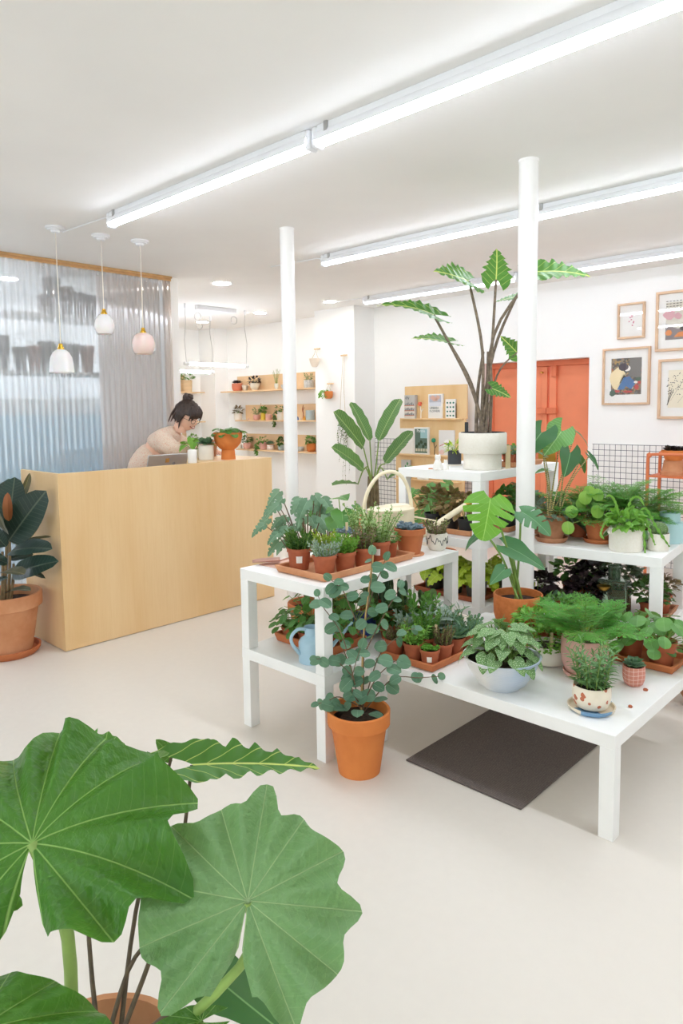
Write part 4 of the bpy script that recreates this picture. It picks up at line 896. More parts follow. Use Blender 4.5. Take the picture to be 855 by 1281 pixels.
# small grid-pattern pot
k = NT('grid_clay'); sx = k.n('ShaderNodeSeparateXYZ'); k.set(sx, 0, k.coord()); an = k.math('ARCTAN2', sx.outputs[1], sx.outputs[0])
ga = k.math('FRACT', k.math('MULTIPLY', an, 2.4)); gz = k.math('FRACT', k.math('MULTIPLY', k.math('ADD', sx.outputs[2], k.math('MULTIPLY', k.math('SINE', k.math('MULTIPLY', an, 3)), .002)), 62))
ln = k.math('MAXIMUM', k.math('LESS_THAN', ga, .07), k.math('LESS_THAN', gz, .09)); k.set(k.b, 'Base Color', k.mix(ln, lin('cc8270'), lin('f0d9cc'))); k.b.inputs['Roughness'].default_value = .6
p = spot(793, 860, Z1, .03)
mini('small pink clay cup with white scratched grid and a succulent', p, .042, lambda o, s: g_rosette(o, s, G_gray, 4, .05, 7, 's_fat'), k.m, 'cup', .078)
for (px_, py_, sc_) in ((808, 864, 1.2), (789, 885, 1)):
    q = oz(px_, py_, Z1); one('clay_crumb', MB().lathe([(0, 0), (.007*sc_, .0), (.008*sc_, .005), (.005*sc_, .009), (0, .009)], 7, sy=.7), terra_red, 'small clay crumb lying on the wide low table', 'crumb', q, .4, group='clay crumbs on the low table')
# tray of pileas
tray('terracotta tray of pilea plants on the wide low table', -1.2, -.905, 2.86, 3.07, Z1, terra)
for i, (x, y, H, n, lb) in enumerate(((-1.12, 2.965, .13, 26, 'pilea with round coin leaves, inner one in its tray'), (-.985, 2.95, .12, 26, 'pilea with round coin leaves, by the table edge'))):
    root = plant('potted_pilea', lb, (x, y, LT), 'nursery', .06, .1, terra_red, group='pileas in the tray on the low table'); g_petiole(root, .083, G_pil, 'round', n, H, .05, .75, .45, .0017, .01, (-.1, 1.4), .75)
# floor pot past the table
p = oz(866, 893, 0); pt = thing('floor_planter', 'old terracotta pot with a chalky band standing on the floor', 'plant', (p.x+.02, p.y+.12, 0))
pot(pt, 'round', .14, .27, terra_old); part('glaze_band', MB().lathe([(.093, .042), (.101, .05), (.108, .062), (.104, .064)], 32), mat('chalk_band', 'dcd0c2', .8), pt); g_bush(pt, .22, G_mid, 's_ovate', 120, .04, .1, .06)

# ================================================================== stand by the column: upper deck
p = spot(690, 680, Z2, .075); saucer('weathered clay saucer under the arrow-leaved plant', p, .085, terra_old, .026)
zb = plant('potted_arrow_alocasia', 'alocasia with zebra-striped stalks and glossy arrow leaves', at(p.x, p.y, Z2+.0105), 'classic', .088, .135, terra_old); D0 = depth(p); ps = V((p.x, p.y, Z2+.12))
k = NT('zebra_stalk'); wv = k.n('ShaderNodeTexWave', {'Scale': 45, 'Distortion': 4, 'Detail': 2}, bands_direction='Z'); k.set(wv, 0, k.coord()); k.set(k.b, 'Base Color', k.mix(k.ramp(wv.outputs[1], .4, .6), lin('4a4232'), lin('c9bd74'))); k.b.inputs['Roughness'].default_value = .6; zebm = k.m
for (a, t, n, w, mt, v) in (((678, 541, D0-.05), (656, 568, D0-.15), (-.3, .6, .8), 1.45, G_zeb, 0), ((703, 539, D0), (688, 563, D0-.1), (.3, .5, .9), 1.5, G_zebl, 1), ((714, 566, D0-.05), (709, 594, D0-.12), (.1, .3, 1), 1.3, G_zeb, 0), ((721, 540, D0+.05), (742, 555, D0+.05), (.3, .9, .3), .6, G_gray, 1), ((738, 570, D0+.05), (753, 585, D0+.02), (.3, .6, .6), .85, G_zeb, 1), ((682, 570, D0+.05), (672, 562, D0+.05), (-.3, .8, .4), .7, G_gray, 2), ((684, 588, D0), (672, 586, D0-.04), (-.2, .9, .5), .8, G_geo, 2), ((727, 575, D0+.08), (735, 590, D0+.05), (.4, .3, .9), 1.1, G_dark, 1)):
    pxleaf(zb, 'arrow', mt, a, t, n, w, v); A = od(*a); stemto(zb, [ps+V((R.uniform(-.035, .035), R.uniform(-.035, .035), -.01)), ps.lerp(A, .5)+V((R.uniform(-.01, .01), 0, .02)), A], .0045, zebm)
g_bush(zb, .115, G_bego, 's_ovate', 40, .045, .09, .03)
p = spot(749, 681, Z2, .07); saucer('round clay saucer under the trailing round-leaved plant', p, .078, terra, .022)
root = plant('potted_peperomia', 'terracotta pot with yellow-green round leaves hanging on long stalks', at(p.x, p.y, Z2+.009), 'classic', .078, .115, terra); D0 = depth(p)
for (x, y, dd, n, L) in ((733, 622, -.03, (-.1, .5, .9), 13), (738, 615, 0, (0, .5, .9), 12), (749, 619, -.03, (.2, .5, .8), 12), (748, 640, -.1, (0, .2, 1), 13), (716, 640, -.04, (-.3, .2, 1), 12), (711, 660, -.12, (-.1, .1, 1), 13), (728, 630, .03, (-.2, .7, .6), 11), (757, 632, .02, (.3, .6, .7), 11)):
    pxleaf(root, 'round', G_pily, (x, y-3, D0+dd), (x+R.uniform(-2, 2), y+L*.62, D0+dd-.02), n, 1.0); A = od(x, y-3, D0+dd); b = V((p.x, p.y, Z2+.1)); stemto(root, [b, b.lerp(A, .5)+V((0, 0, .02)), A], .002, stem_g)
g_bush(root, .095, G_bro, 's_lance', 40, .06, .07, .03)
tray('small clay tray under the begonia behind the arrow-leaved plant', rs(.67, .36).x-.09, rs(.67, .36).x+.09, rs(.67, .36).y-.09, rs(.67, .36).y+.09, Z2, terra_old, RRZ)
q = rs(.67, .36); root = plant('potted_begonia', 'bronze-splashed begonia in a plain terracotta pot on a clay tray', at(q.x, q.y, Z2+.0095), 'classic', .07, .11, terra_red); g_petiole(root, .09, G_bego, 'heart', 22, .14, .085, .7, .5, .0025, .015, (.0, 1.3))
p = spot(783, 691, Z2, .06)
root = plant('potted_fishbone_cactus', 'fishbone cactus spilling out of a wide cream pot with side knobs', p, 'cylinder', .079, .115, speck); s = .098
kb = part('knob', MB().lathe([(0, 0), (.011, .002), (.012, .012), (.009, .018), (0, .019)], 14), speck, root); kb.matrix_basis = MX.Translation((-.055, -.054, .092)) @ MX.Rotation(-PI/4, 4, 'Z') @ MX.Rotation(-PI/2, 4, 'Y') @ MX.Rotation(0, 4, 'X')
def zigzag(pts, w, n):
    """flat toothed cactus stem following a path"""
    pts = smooth(pts, n); mb = MB(); sv = None
    for i, q_ in enumerate(pts):
        t = (pts[min(i+1, len(pts)-1)]-pts[max(i-1, 0)]).normalized(); sv = t.cross(V((CF.x, CF.y, .3))).normalized(); e = w*(1 if i % 2 else .35)*(1 if i < len(pts)-3 else .6)
        mb.v += [q_-sv*e, q_+CF*-.003, q_+sv*e]
    mb.f = [(3*i+j, 3*i+j+1, 3*i+j+4, 3*i+j+3) for i in range(len(pts)-1) for j in range(2)]; mb.uv = [(.5, .5)]*len(mb.v); return mb
D0 = depth(p)
for arms in ([(797, 650), (803, 640), (806, 665), (808, 700)], [(797, 645), (808, 636), (822, 660), (838, 684)], [(795, 648), (804, 642), (812, 660), (820, 682)], [(765, 650), (757, 655), (752, 668), (756, 674)], [(785, 645), (790, 625), (800, 622), (806, 632)], [(775, 645), (770, 628), (764, 620), (758, 622)]):
    part('cactus_arm', zigzag([od(x, y, D0-.04-.012*i)-V(p) for i, (x, y) in enumerate(arms)], .0085, 7), G_brt, root, angle=None)
g_bush(root, s, G_brt, 's_ovate', 130, .04, .08, .05, upd=.2)
p = spot(824, 690, Z2, .045); mini('small off-white pot holding one round ribbed cactus', p, .05, lambda o, s: g_ball(o, s, .04, cact_g), speck, 'cylinder', .085, name='potted_cactus')
q = rs(.075, .45); tq = mat('aqua_enamel', 'b4d8dc', .35, .03, 5)
root = thing('watering_can', 'aqua watering can with curved spout on the upper stand', 'watering can', (q.x, q.y, Z2), 2.55)
part('body', MB().lathe([(0, 0), (.083, 0), (.085, .005), (.085, .1), (.082, .106), (.04, .112), (0, .112)], 36), tq, root); part('neck', MB().lathe([(.05, .11), (.05, .155), (.053, .158), (.048, .158), (.046, .112)], 30, (-.02, 0, 0)), tq, root)
part('spout', MB().tube(smooth([(.075, 0, .03), (.13, .0, .06), (.17, 0, .11), (.2, 0, .135)], 5), [.015]*6+[.01]*5+[.007]*5, 10), tq, root); part('handle', MB().tube(smooth([(-.02, 0, .15), (.03, 0, .145), (.09, 0, .115), (.125, 0, .07)], 5), .009, 8), tq, root)
part('rose', MB().lathe([(0, 0), (.02, .002), (.016, .012), (0, .014)], 14, (.045, .02, .11)), brass, root)
# ferns and foliage at the back of the upper deck
for i, (u, v, H, w, lb) in enumerate(((.51, .35, .27, .36, 'feathery asparagus fern mounding behind the trailing round leaves'), (.36, .45, .34, .36, 'taller asparagus fern at the back of the upper stand'), (.225, .46, .32, .34, 'airy asparagus fern behind the aqua watering can'))):
    q = rs(u, v); root = plant('potted_asparagus_fern', lb, q, 'nursery', .06, .1, terra_red, group='asparagus ferns on the upper stand'); g_fern(root, .083, G_fern, 40, H*.92, .1, 18, 15, w, .85, 11+i, .017)
q = rs(.205, .27); root = plant('potted_hosta', 'white-edged leafy plant in a black nursery pot', q, 'nursery', .05, .07, black_pl); g_petiole(root, .058, G_host, 'ovate', 26, .1, .075, .7, .4, .0018, .01, (.1, 1.4))
# stand by the column: lower deck
tray('terracotta tray of dark purple plants on the lower stand', -1.86, -1.45, 3.33, 3.55, Z1, terra_red, RRZ)
GP = 'dark purple ruffled plants under the upper stand'
for i, (x, y, lb) in enumerate(((-1.785, 3.4, 'dark purple ruffled heuchera beside the steel column'), (-1.545, 3.44, 'dark purple ruffled heuchera next to the silver-leaved plant'))):
    root = plant('potted_heuchera', lb, (x, y, LT), 'nursery', .055, .07, terra_red, group=GP); g_bush(root, .058, G_pur, 's_ruffle', 110, .045, .085, .06)
root = plant('potted_calathea', 'pale-striped arching leaves between two dark purple plants', (-1.665, 3.42, LT), 'nursery', .05, .06, terra_red); g_petiole(root, .05, G_gray, 'lance', 16, .07, .1, .7, .3, .002, .01, (.1, 1.3))
for (u, v, mt, key, L, lb) in ((.42, .33, G_pur, 's_ruffle', .05, 'deep purple ruffled plant in the second row below the stand'), (.55, .4, G_geo, 's_ovate', .05, 'green leafy plant in the second row below the stand'), (.3, .42, G_bego, 's_ovate', .05, 'dark silvery foliage plant in the shade below the stand')):
    q = rs(u, v, Z1); root = plant('potted_foliage_plant', lb, q, 'nursery', .06, .1, terra_red, group=GP); g_bush(root, .083, mt, key, 120, L, .11, .08)
tray('clay tray at the open end of the lower stand', rs(.085, .27).x-.075, rs(.085, .27).x+.075, rs(.085, .27).y-.2, rs(.085, .27).y+.2, Z1, terra_old, RRZ)
k = NT('green_glass'); k.b.inputs['Base Color'].default_value = lin('a9c7ae'); k.b.inputs['Transmission Weight'].default_value = .9; k.b.inputs['Roughness'].default_value = .05
q = rs(.26, .17, Z1); root = thing('glass_bottle', 'square green glass jar with a brass scoop under the stand', 'jar', q, RRZ)
o = part('jar_body', MB().box(-.075, .075, -.05, .05, .0, .2), k.m, root, bevel=.012); part('jar_neck', MB().lathe([(.03, .2), (.03, .26), (.034, .262), (.034, .268), (.027, .268), (.027, .2)], 20), k.m, root)
part('brass_scoop', MB().lathe([(0, 0), (.02, .004), (.032, .018), (.034, .026), (.03, .026), (0, .01)], 20, (-.03, -.078, .15)), brass, root)
for (u, v, mt, lb) in ((.05, .25, G_dark, 'dark leafy plant at the open end of the lower stand'), (.07, .42, G_bro, 'brownish bushy plant behind the open end of the stand')):
    q = rs(.085, v-.05, Z1+.0095); root = plant('potted_foliage_plant', lb, q, 'nursery', .06, .095, terra_red, group='plants at the open end of the lower stand'); g_bush(root, .08, mt, 's_ovate', 120, .035, .09, .06)

# ================================================================== three-high stack
p = spot(604, 588.5, Z3, .1)
root = plant('potted_tall_alocasia', 'tall alocasia with ribbed arrow leaves in a stepped white pot', p, 'step', .133, .205, speck); ALO = root; D0 = depth(p); ps = V((p.x, p.y, Z3+.18))
part('plant_liner', MB().lathe([(.118, .195), (.122, .208), (.115, .208), (.113, .19)], 32), black_pl, root)
ws = part('wick_stick', MB().box(-.008, .008, -.006, .006, .19, .265), black_pl, root); ws.location = tuple(x for x in (od(584, 540, D0-.05)-p).to_2d())+(0,)
stalk = mat('alocasia_stalk', '8a7a66', .7, .25, 60, c2='5f5244')
for (a, t, n, w, via) in (((621, 350, D0), (624, 307, D0+.02), (0, .1, 1), .95, (613, 470)), ((587, 352, D0-.05), (548, 333, D0-.25), (.25, .8, .5), .9, (604, 440)), ((543, 394, D0-.05), (483, 364, D0-.12), (.1, 1, .35), .62, (588, 480)), ((562, 428, D0), (518, 417, D0-.15), (.1, 1, .3), .55, (590, 480)), ((646, 372, D0+.1), (618, 375, D0+.2), (0, 1, .4), .9, (618, 440)), ((672, 340, D0+.05), (742, 334, D0+.02), (0, .8, .6), .66, (618, 420)), ((647, 441, D0), (629, 421, D0-.05), (-.5, .5, .8), .95, (622, 470)), ((616, 486, D0-.08), (641, 495, D0-.1), (-.2, .7, .8), .9, (612, 510))):
    pxleaf(root, 'jagged', G_alo, a, t, (n[0], n[1]*.75, n[2]+.25), w*1.35); A = od(*a); M_ = od(via[0], via[1], (D0+a[2])/2); stemto(root, [ps+V((R.uniform(-.02, .02), R.uniform(-.02, .02), 0)), M_, A], .0105 if a[1] < 430 else .006, stalk)
for dx in (-8, 4, 9): stemto(root, [od(604+dx, 541, D0), od(606+dx, 490, D0+R.uniform(-.02, .02)), od(609+dx*.5, 440, D0)], .011, stalk, name='old_stalk')
p = spot(569, 583, Z3, .04); one('white_dish', MB().lathe([(0, 0), (.045, 0), (.05, .01), (.046, .01), (.042, .004), (0, .004)], 28), cream, 'small white dish under the black pot', 'dish', p)
root = plant('potted_fern', 'lime green leafy plant in a small black pot', at(p.x, p.y, Z3+.0045), 'cylinder', .04, .085, black_pl); g_bush(root, .07, G_lime, 's_lance', 90, .035, .045, .035)
figm = mat('white_figurine', 'efece6', .6, .02)
for (px_, h, lb) in ((548, .085, 'taller white animal figurine on the top table'), (558, .055, 'smaller white animal figurine on the top table')):
    q = spot(px_, 588, Z3, .02); root = thing('animal_figurine', lb, 'figurine', q, 0)
    part('figurine_body', MB().lathe([(0, 0), (h*.32, 0), (h*.34, h*.15), (h*.25, h*.45), (h*.16, h*.66), (h*.2, h*.78), (h*.18, h*.92), (0, h)], 18), figm, root)
    for s_ in (-1, 1): part('ear', MB().lathe([(h*.07, h*.86), (h*.05, h*.98), (0, h*1.08)], 8, (s_*h*.1, s_*h*.06, 0)), figm, root)
    for s_ in (-1, 1): part('paw', MB().lathe([(h*.09, 0), (h*.1, h*.06), (0, h*.12)], 8, (h*.2+s_*h*.1, -h*.25+s_*h*.08, 0)), figm, root)
q = spot(541, 587, Z3, .01); one('clay_tag', MB().box(-.02, .02, -.012, .012, .0, .006), terra_pale, 'flat clay tag lying beside the white figurines', 'tag', q, .4, bevel=.002)
tray('short terracotta tray on the top table behind the white pot', -2.13, -2.005, 3.52, 3.88, Z3, terra_pale, h=.03)
for i in range(4): mini('tiny leafy succulent in a row behind the stepped white pot', at(-2.068, 3.57+.085*i, Z3+.0095), .036, lambda o, s: g_bush(o, s, G_brt if i % 2 else G_gray, 's_round', 60, .02, .04, .03), group='tiny succulents behind the stepped white pot')
one('white_card', MB().box(-1.92, -1.916, 3.42, 3.47, Z3, Z3+.13), tagwood, 'pale upright card tucked beside the tiny succulents', 'card', (-.1, .03, 0))
q = spot(562, 580, Z3, .03); 
for i, (x, y) in enumerate(((-2.36, 3.62), (-2.27, 3.68))): mini('little terracotta pot with sprouts behind the black pot', at(x, y, Z3), .035, lambda o, s: g_bush(o, s, G_mid, 's_ovate', 50, .02, .035, .03), group='little terracotta pots on the top table')
# middle deck: reddish nursery plants in black pots on clay trays
tray('clay tray of bronze-leaved plants in the open middle shelf', -2.5, -2.1, 3.22, 3.45, Z2, terra_pale); tray('clay tray along the middle shelf edge by the column', -2.15, -2.005, 3.47, 3.95, Z2, terra_pale)
for i, (x, y, lb) in enumerate(((-2.17, 3.29, 'bronze and cream-leaved plant in a black pot behind the can spout'), (-2.3, 3.32, 'bronze-leaved plant in a black pot, second on its tray'), (-2.43, 3.33, 'bronze-leaved plant in a black pot at the tray end'), (-2.075, 3.57, 'leafy plant in a black pot on the edge tray'), (-2.075, 3.72, 'bushy plant in a black pot farther along the edge tray'))):
    root = plant('potted_fittonia', lb, (x, y, Z2+.0095), 'nursery', .055, .085, black_pl, group='black pots on the middle shelf'); g_bush(root, .07, G_redg if i != 3 else G_geo, 's_ovate', 100, .05, .075 if i < 3 else .06, .085)
# bottom deck: lime heucheras in grey pots
tray('terracotta tray of lime-leaved plants in the bottom shelf', -2.5, -2.05, 3.22, 3.47, Z1, terra_red); grey_pl = mat('grey_plastic', '55585c', .5, .1)
for i, (x, y, lb) in enumerate(((-2.13, 3.33, 'lime green leafy plant in a grey pot by the stack leg'), (-2.29, 3.33, 'lime green leafy plant in a grey pot, middle of its tray'), (-2.43, 3.34, 'lime green leafy plant in a grey pot at the tray end'), (-2.1, 3.6, 'lime green leafy plant in a grey pot behind the stack leg'))):
    root = plant('potted_lime_heuchera', lb, (x, y, Z1+(.0095 if i < 3 else 0)), 'nursery', .07, .13, grey_pl, group='lime green plants in the bottom shelf'); g_petiole(root, .108, G_lime, 'ruffle', 22, .1, .085, .65, .4, .002, .015, (.0, 1.4))

# ================================================================== floor plants
# eucalyptus
p = spot(450, 977, 0, .085); EU = plant('potted_eucalyptus', 'young eucalyptus on a cane in a large terracotta pot on the floor', p, 'classic', .127, .258, terra_bright); D0 = depth(p)
def wl(root, px_, py_, dd): return od(px_, py_, D0+dd)-V(root.location)
cane = [wl(EU, 452, 905, 0), wl(EU, 455, 800, 0), wl(EU, 462, 740, 0), wl(EU, 468, 683, 0)]
part('cane', MB().tube(smooth(cane, 4), .0045, 8), mat('bamboo', 'c9a66a', .6, .1, 20), EU)
br_ = [[(455, 890, 0), (456, 800, -.02), (463, 735, -.02), (466, 690, -.01)], [(452, 893, 0), (430, 800, -.04), (405, 760, -.03), (398, 745, -.02)], [(452, 893, 0), (440, 840, .05), (420, 790, .05), (412, 775, .06)], [(456, 890, 0), (490, 850, -.05), (525, 848, -.06), (550, 846, -.05)], [(456, 880, 0), (475, 820, .03), (505, 792, .04), (520, 786, .04)], [(452, 885, 0), (425, 872, -.06), (408, 878, -.05), (398, 880, -.06)], [(455, 820, 0), (480, 770, -.05), (495, 745, -.04), (500, 735, -.03)], [(455, 800, 0), (430, 740, -.02), (422, 732, -.02), (414, 725, -.02)], [(453, 885, 0), (470, 850, -.1), (490, 830, -.12), (500, 825, -.12)], [(453, 885, 0), (440, 860, -.12), (445, 830, -.14), (452, 810, -.14)], [(453, 860, 0), (425, 830, .02), (405, 825, .0), (396, 824, 0)], [(458, 770, 0), (470, 730, .06), (478, 712, .06), (482, 700, .05)]]
for bi, b in enumerate(br_):
    c = smooth([wl(EU, *q) for q in b], 6); part('branch', MB().tube(c, [.0028*(1-.6*i/len(c)) for i in range(len(c))], 5, False), stem_b, EU, angle=None)
    nl = 12 if bi == 0 else 7
    for j in range(nl):
        f = .18+.82*j/(nl-1); k_ = min(int(f*(len(c)-1)), len(c)-2); q = c[k_]; sg = 1 if j % 2 else -1
        d = CR*sg*R.uniform(.6, 1)+V((0, 0, R.uniform(-.6, .3)))-CF*R.uniform(-.6, .6); n_ = -CF*R.uniform(.3, 1)+V((0, 0, R.uniform(.3, .9)))+CR*R.uniform(-.4, .4)
        if j == nl-1: d = (c[-1]-c[-3])
        leaf(EU, 'coin', G_eu, q, d, n_, R.uniform(.042, .062)*(1 if f < .9 else .75))
for i in range(7):
    a = i*.9; leaf(EU, 'coin', G_eu, V((.06*math.cos(a), .06*math.sin(a), .24+.05*R.random())), rot(a, .3), V((math.cos(a)*.3, math.sin(a)*.3, 1)), .06)
# rubber plant
rp = V((-4.31, 1.56, 0)); saucer('wide terracotta saucer under the rubber plant pot', rp, .185, terra, .045)
RB = plant('potted_rubber_plant', 'dark-leaved rubber plant in a pale terracotta pot beside the counter', rp+V((0, 0, .0185)), 'classic', .205, .36, terra_pale); D0 = depth(rp)
for (a, t) in (((7, 755), (9, 640)), ((12, 752), (12, 668)), ((4, 752), (3, 690)), ((15, 752), (17, 705))): stemto(RB, [od(a[0]-2, a[1], D0), od((a[0]+t[0])/2, (a[1]+t[1])/2, D0-.01), od(t[0], t[1], D0)], .011, mat('cane_brown', '8a7350', .7, .2, 20), name='trunk')
for (a, t, n, w, mt, v) in (((11, 677, -.05), (52, 616, -.15), (.3, .4, .9), 1.25, G_rub, 0), ((13, 690, -.08), (56, 676, -.22), (.1, .8, .6), 1.15, G_rub, 1), ((15, 719, -.05), (62, 697, -.15), (.2, .6, .8), 1.1, G_rub, 1), ((15, 680, .02), (51, 647, .05), (.6, -.2, .7), 1.1, G_rubr, 0), ((18, 683, .0), (62, 667, .02), (.1, .9, .25), .7, G_rubr, 0), ((23, 627, .05), (42, 592, .12), (.8, .1, .5), .6, G_rubr, 1), ((12, 655, -.02), (17, 595, .05), (.25, .1, 1), 1.25, G_rub, 0), ((9, 660, .05), (2, 596, .12), (-.1, .1, 1), 1.3, G_rub, 1), ((11, 652, -.1), (8, 617, -.13), (.1, 0, 1), .8, G_rubs, 0), ((10, 668, -.1), (-12, 630, -.25), (-.5, .2, .8), 1.3, G_rubr, 0), ((8, 684, -.1), (-20, 655, -.2), (-.3, .5, .8), 1.2, G_rub, 1), ((10, 705, -.1), (-25, 690, -.2), (-.2, .7, .7), 1.2, G_rub, 0), ((8, 742, -.05), (33, 728, -.2), (.2, .8, .4), .7, G_rubr, 1), ((10, 722, -.1), (-20, 730, -.2), (-.2, .8, .5), 1.2, G_rub, 0), ((13, 712, .0), (56, 712, .02), (.2, .9, .3), .9, G_rub, 2), ((5, 715, -.12), (28, 712, -.3), (.2, .8, .5), .9, G_rubr, 0), ((12, 700, .02), (40, 690, .06), (.3, .7, .6), 1.1, G_rub, 1)):
    pxleaf(RB, 'oblong', mt, (a[0], a[1], D0+a[2]), (t[0], t[1], D0+t[2]), n, w, v)
# big elephant-ear alocasia close to the camera
fp_ = V((-1.1, .5, 0)); FA = plant('potted_elephant_ear', 'large elephant-ear alocasia with broad wavy leaves standing on the floor', fp_, 'classic', .17, .3, terra_pale); D0 = depth(fp_); ps = V((fp_.x, fp_.y, .27))
stalk_g = mat('leaf_stalk_green', '8fae58', .5, .1, 20); stalk_p = mat('leaf_stalk_brown', '6d5a45', .6, .25, 60, c2='4f4234')
for (a, t, n, w, mt, key, v, sm, sr, via) in (((40, 1055, 1.1), (64, 906, 1.28), (.05, .5, .9), .8, G_ele2, 'broad', 0, stalk_g, .0125, (85, 1172, 1.08)), ((310, 1127, 1.12), (330, 1002, 1.2), (.05, .4, .95), 1.0, G_ele, 'shield', 0, stalk_g, .010, (300, 1210, 1.15)), ((240, 957, 1.45), (402, 947, 1.5), (0, .95, .45), .62, G_alo, 'jagged', 0, stalk_p, .005, (215, 1120, 1.35)), ((130, 940, 1.5), (62, 908, 1.6), (0, .8, .5), .6, G_ele2, 'jagged', 1, stalk_p, .005, (110, 1130, 1.35)), ((-30, 1290, .95), (165, 1296, 1.0), (0, .8, .6), .55, G_ele2, 'elephant', 0, stalk_g, .008, (10, 1330, 1.0)), ((260, 1215, 1.25), (350, 1290, 1.2), (-.3, .7, .6), .9, G_zeb, 'arrow', 0, stalk_p, .006, (215, 1265, 1.2)), ((252, 1278, 1.15), (170, 1290, 1.1), (0, .9, .4), .7, G_ele2, 'arrow', 1, stalk_g, .006, (230, 1330, 1.15)), ((215, 945, 1.5), (196, 925, 1.5), (-.2, .7, .6), .9, G_ele2, 'heart', 1, stalk_p, .005, (170, 1140, 1.35)), ((205, 1160, 1.3), (190, 1130, 1.38), (-.2, .7, .6), .9, G_ele, 'heart', 1, stalk_p, .005, (160, 1215, 1.3)), ((-60, 1130, 1.2), (-120, 1050, 1.3), (-.2, .7, .6), 1.0, G_ele2, 'elephant', 1, stalk_p, .008, (-20, 1240, 1.2))):
    pxleaf(FA, key, mt, a, t, n, w, v); stemto(FA, [ps+V((R.uniform(-.04, .04), R.uniform(-.04, .04), 0)), od(*via), od(*a)], sr, sm, name='leaf_stalk')
# bird of paradise
bp = oy(467, 645, 5.5); ST = plant('potted_bird_of_paradise', 'bird of paradise plant with long paddle leaves near the magazine board', (bp.x, bp.y, 0), 'classic', .18, .32, terra_pale); D0 = depth((bp.x, bp.y, 0)); ps = od(467, 625, D0)
for dx in (-6, -2, 2, 6): stemto(ST, [V((bp.x+dx*.004, bp.y, .26)), od(467+dx, 640, D0), od(467+dx*.8, 596, D0)], .022, mat('strelitzia_trunk', '7d6f52', .7, .2, 15, c2='5d5238'), name='trunk')
for (a, t, n, w) in (((455, 560, 0), (421, 514, -.3), (.5, .5, .8), 1.5), ((463, 552, .05), (442, 501, .1), (.6, .1, .8), 1.2), ((474, 552, 0), (498, 495, .05), (-.5, .2, .9), 1.2), ((482, 580, -.05), (514, 537, -.1), (-.5, .5, .8), 1.4), ((455, 588, -.1), (423, 556, -.4), (.4, .6, .8), 1.5), ((448, 606, -.1), (417, 601, -.5), (.1, 1, .2), .8), ((485, 600, -.1), (514, 580, -.3), (-.2, .8, .5), .9)):
    pxleaf(ST, 'paddle', G_str, (a[0], a[1], D0+a[2]), (t[0], t[1], D0+t[2]), n, w*.78); stemto(ST, [od(467, 610, D0), od((467+a[0])/2, 585, D0+a[2]/2), od(a[0], a[1], D0+a[2])], .009, stem_g)
# leafy floor plants between the counter and the narrow tables
for (px_, dep, pts, key, mt, lb, sz) in ((385, 4.3, [(323, 657), (335, 640), (342, 668), (352, 655), (345, 632), (395, 640), (405, 655), (372, 632), (398, 628), (410, 640), (388, 655), (348, 685), (338, 675), (380, 645), (360, 668)], 'lobed', G_gray, 'grey-green lobed-leaf plant behind the steel column and tables', .1),
        (412, 4.75, [(400, 650), (412, 640), (425, 648), (408, 662), (430, 660), (395, 668), (420, 668), (390, 655), (405, 630)], 'lobed', G_geo, 'mid-green lobed-leaf plant growing behind the long tray', .07)):
    b_ = od(px_, 700, dep); root = plant('potted_philodendron', lb, (b_.x, b_.y, 0), 'classic', .13, .26, terra, group='floor plants behind the narrow tables'); ps = V((b_.x, b_.y, .22))
    for (x, y) in pts+[(x_+R.uniform(-12, 12), y_+R.uniform(-10, 10)) for x_, y_ in pts]:
        A = od(x+R.uniform(-3, 3)-(x-px_)*.25, y-8, dep+R.uniform(-.15, .15)); T = od(x, y+6, depth(A)-.06); d = T-A
        leaf(root, key, mt, A-V(root.location), d.normalized()+CR*(.4 if x > px_ else -.4), -CF*.7+V((0, 0, .9))+CR*R.uniform(-.3, .3), sz*R.uniform(.8, 1.15)); stemto(root, [ps, ps.lerp(A, .5)+V((0, 0, .12)), A], .004, stem_b, name='petiole')
b_ = od(436, 660, 3.95); root = plant('potted_anthurium', 'glossy broad-leaved plant in terracotta behind the cream watering can', (b_.x, b_.y, 0), 'classic', .12, .24, terra); ps = V((b_.x, b_.y, .2))
for (a, t, n, w) in (((424, 622, 0), (433, 619, -.1), (0, .8, .5), 1.4), ((420, 648, 0), (412, 660, -.1), (-.3, .5, .8), 1.2), ((436, 642, 0), (446, 655, -.1), (.3, .5, .8), 1.2), ((428, 640, -.05), (430, 660, -.15), (0, .5, .9), 1.2), ((418, 636, .05), (408, 640, 0), (-.2, .8, .5), 1.2), ((444, 632, .05), (455, 640, .02), (.2, .8, .5), 1), ((440, 652, -.1), (436, 668, -.15), (0, .4, .9), 1.2), ((422, 655, -.1), (424, 672, -.15), (0, .4, .9), 1.2)):
    pxleaf(root, 'heart', G_geo, (a[0], a[1], 3.95+a[2]), (t[0], t[1], 3.95+t[2]), n, w*.9); stemto(root, [ps, ps.lerp(od(a[0], a[1], 3.95+a[2]), .6)+V((0, 0, .05)), od(a[0], a[1], 3.95+a[2])], .004, stem_g, name='petiole')
b_ = od(548, 650, 5.6); root = plant('potted_split_philodendron', 'large split-leaf monstera standing before the plywood board', (b_.x, b_.y, 0), 'classic', .16, .3, terra); ps = V((b_.x, b_.y, .26))
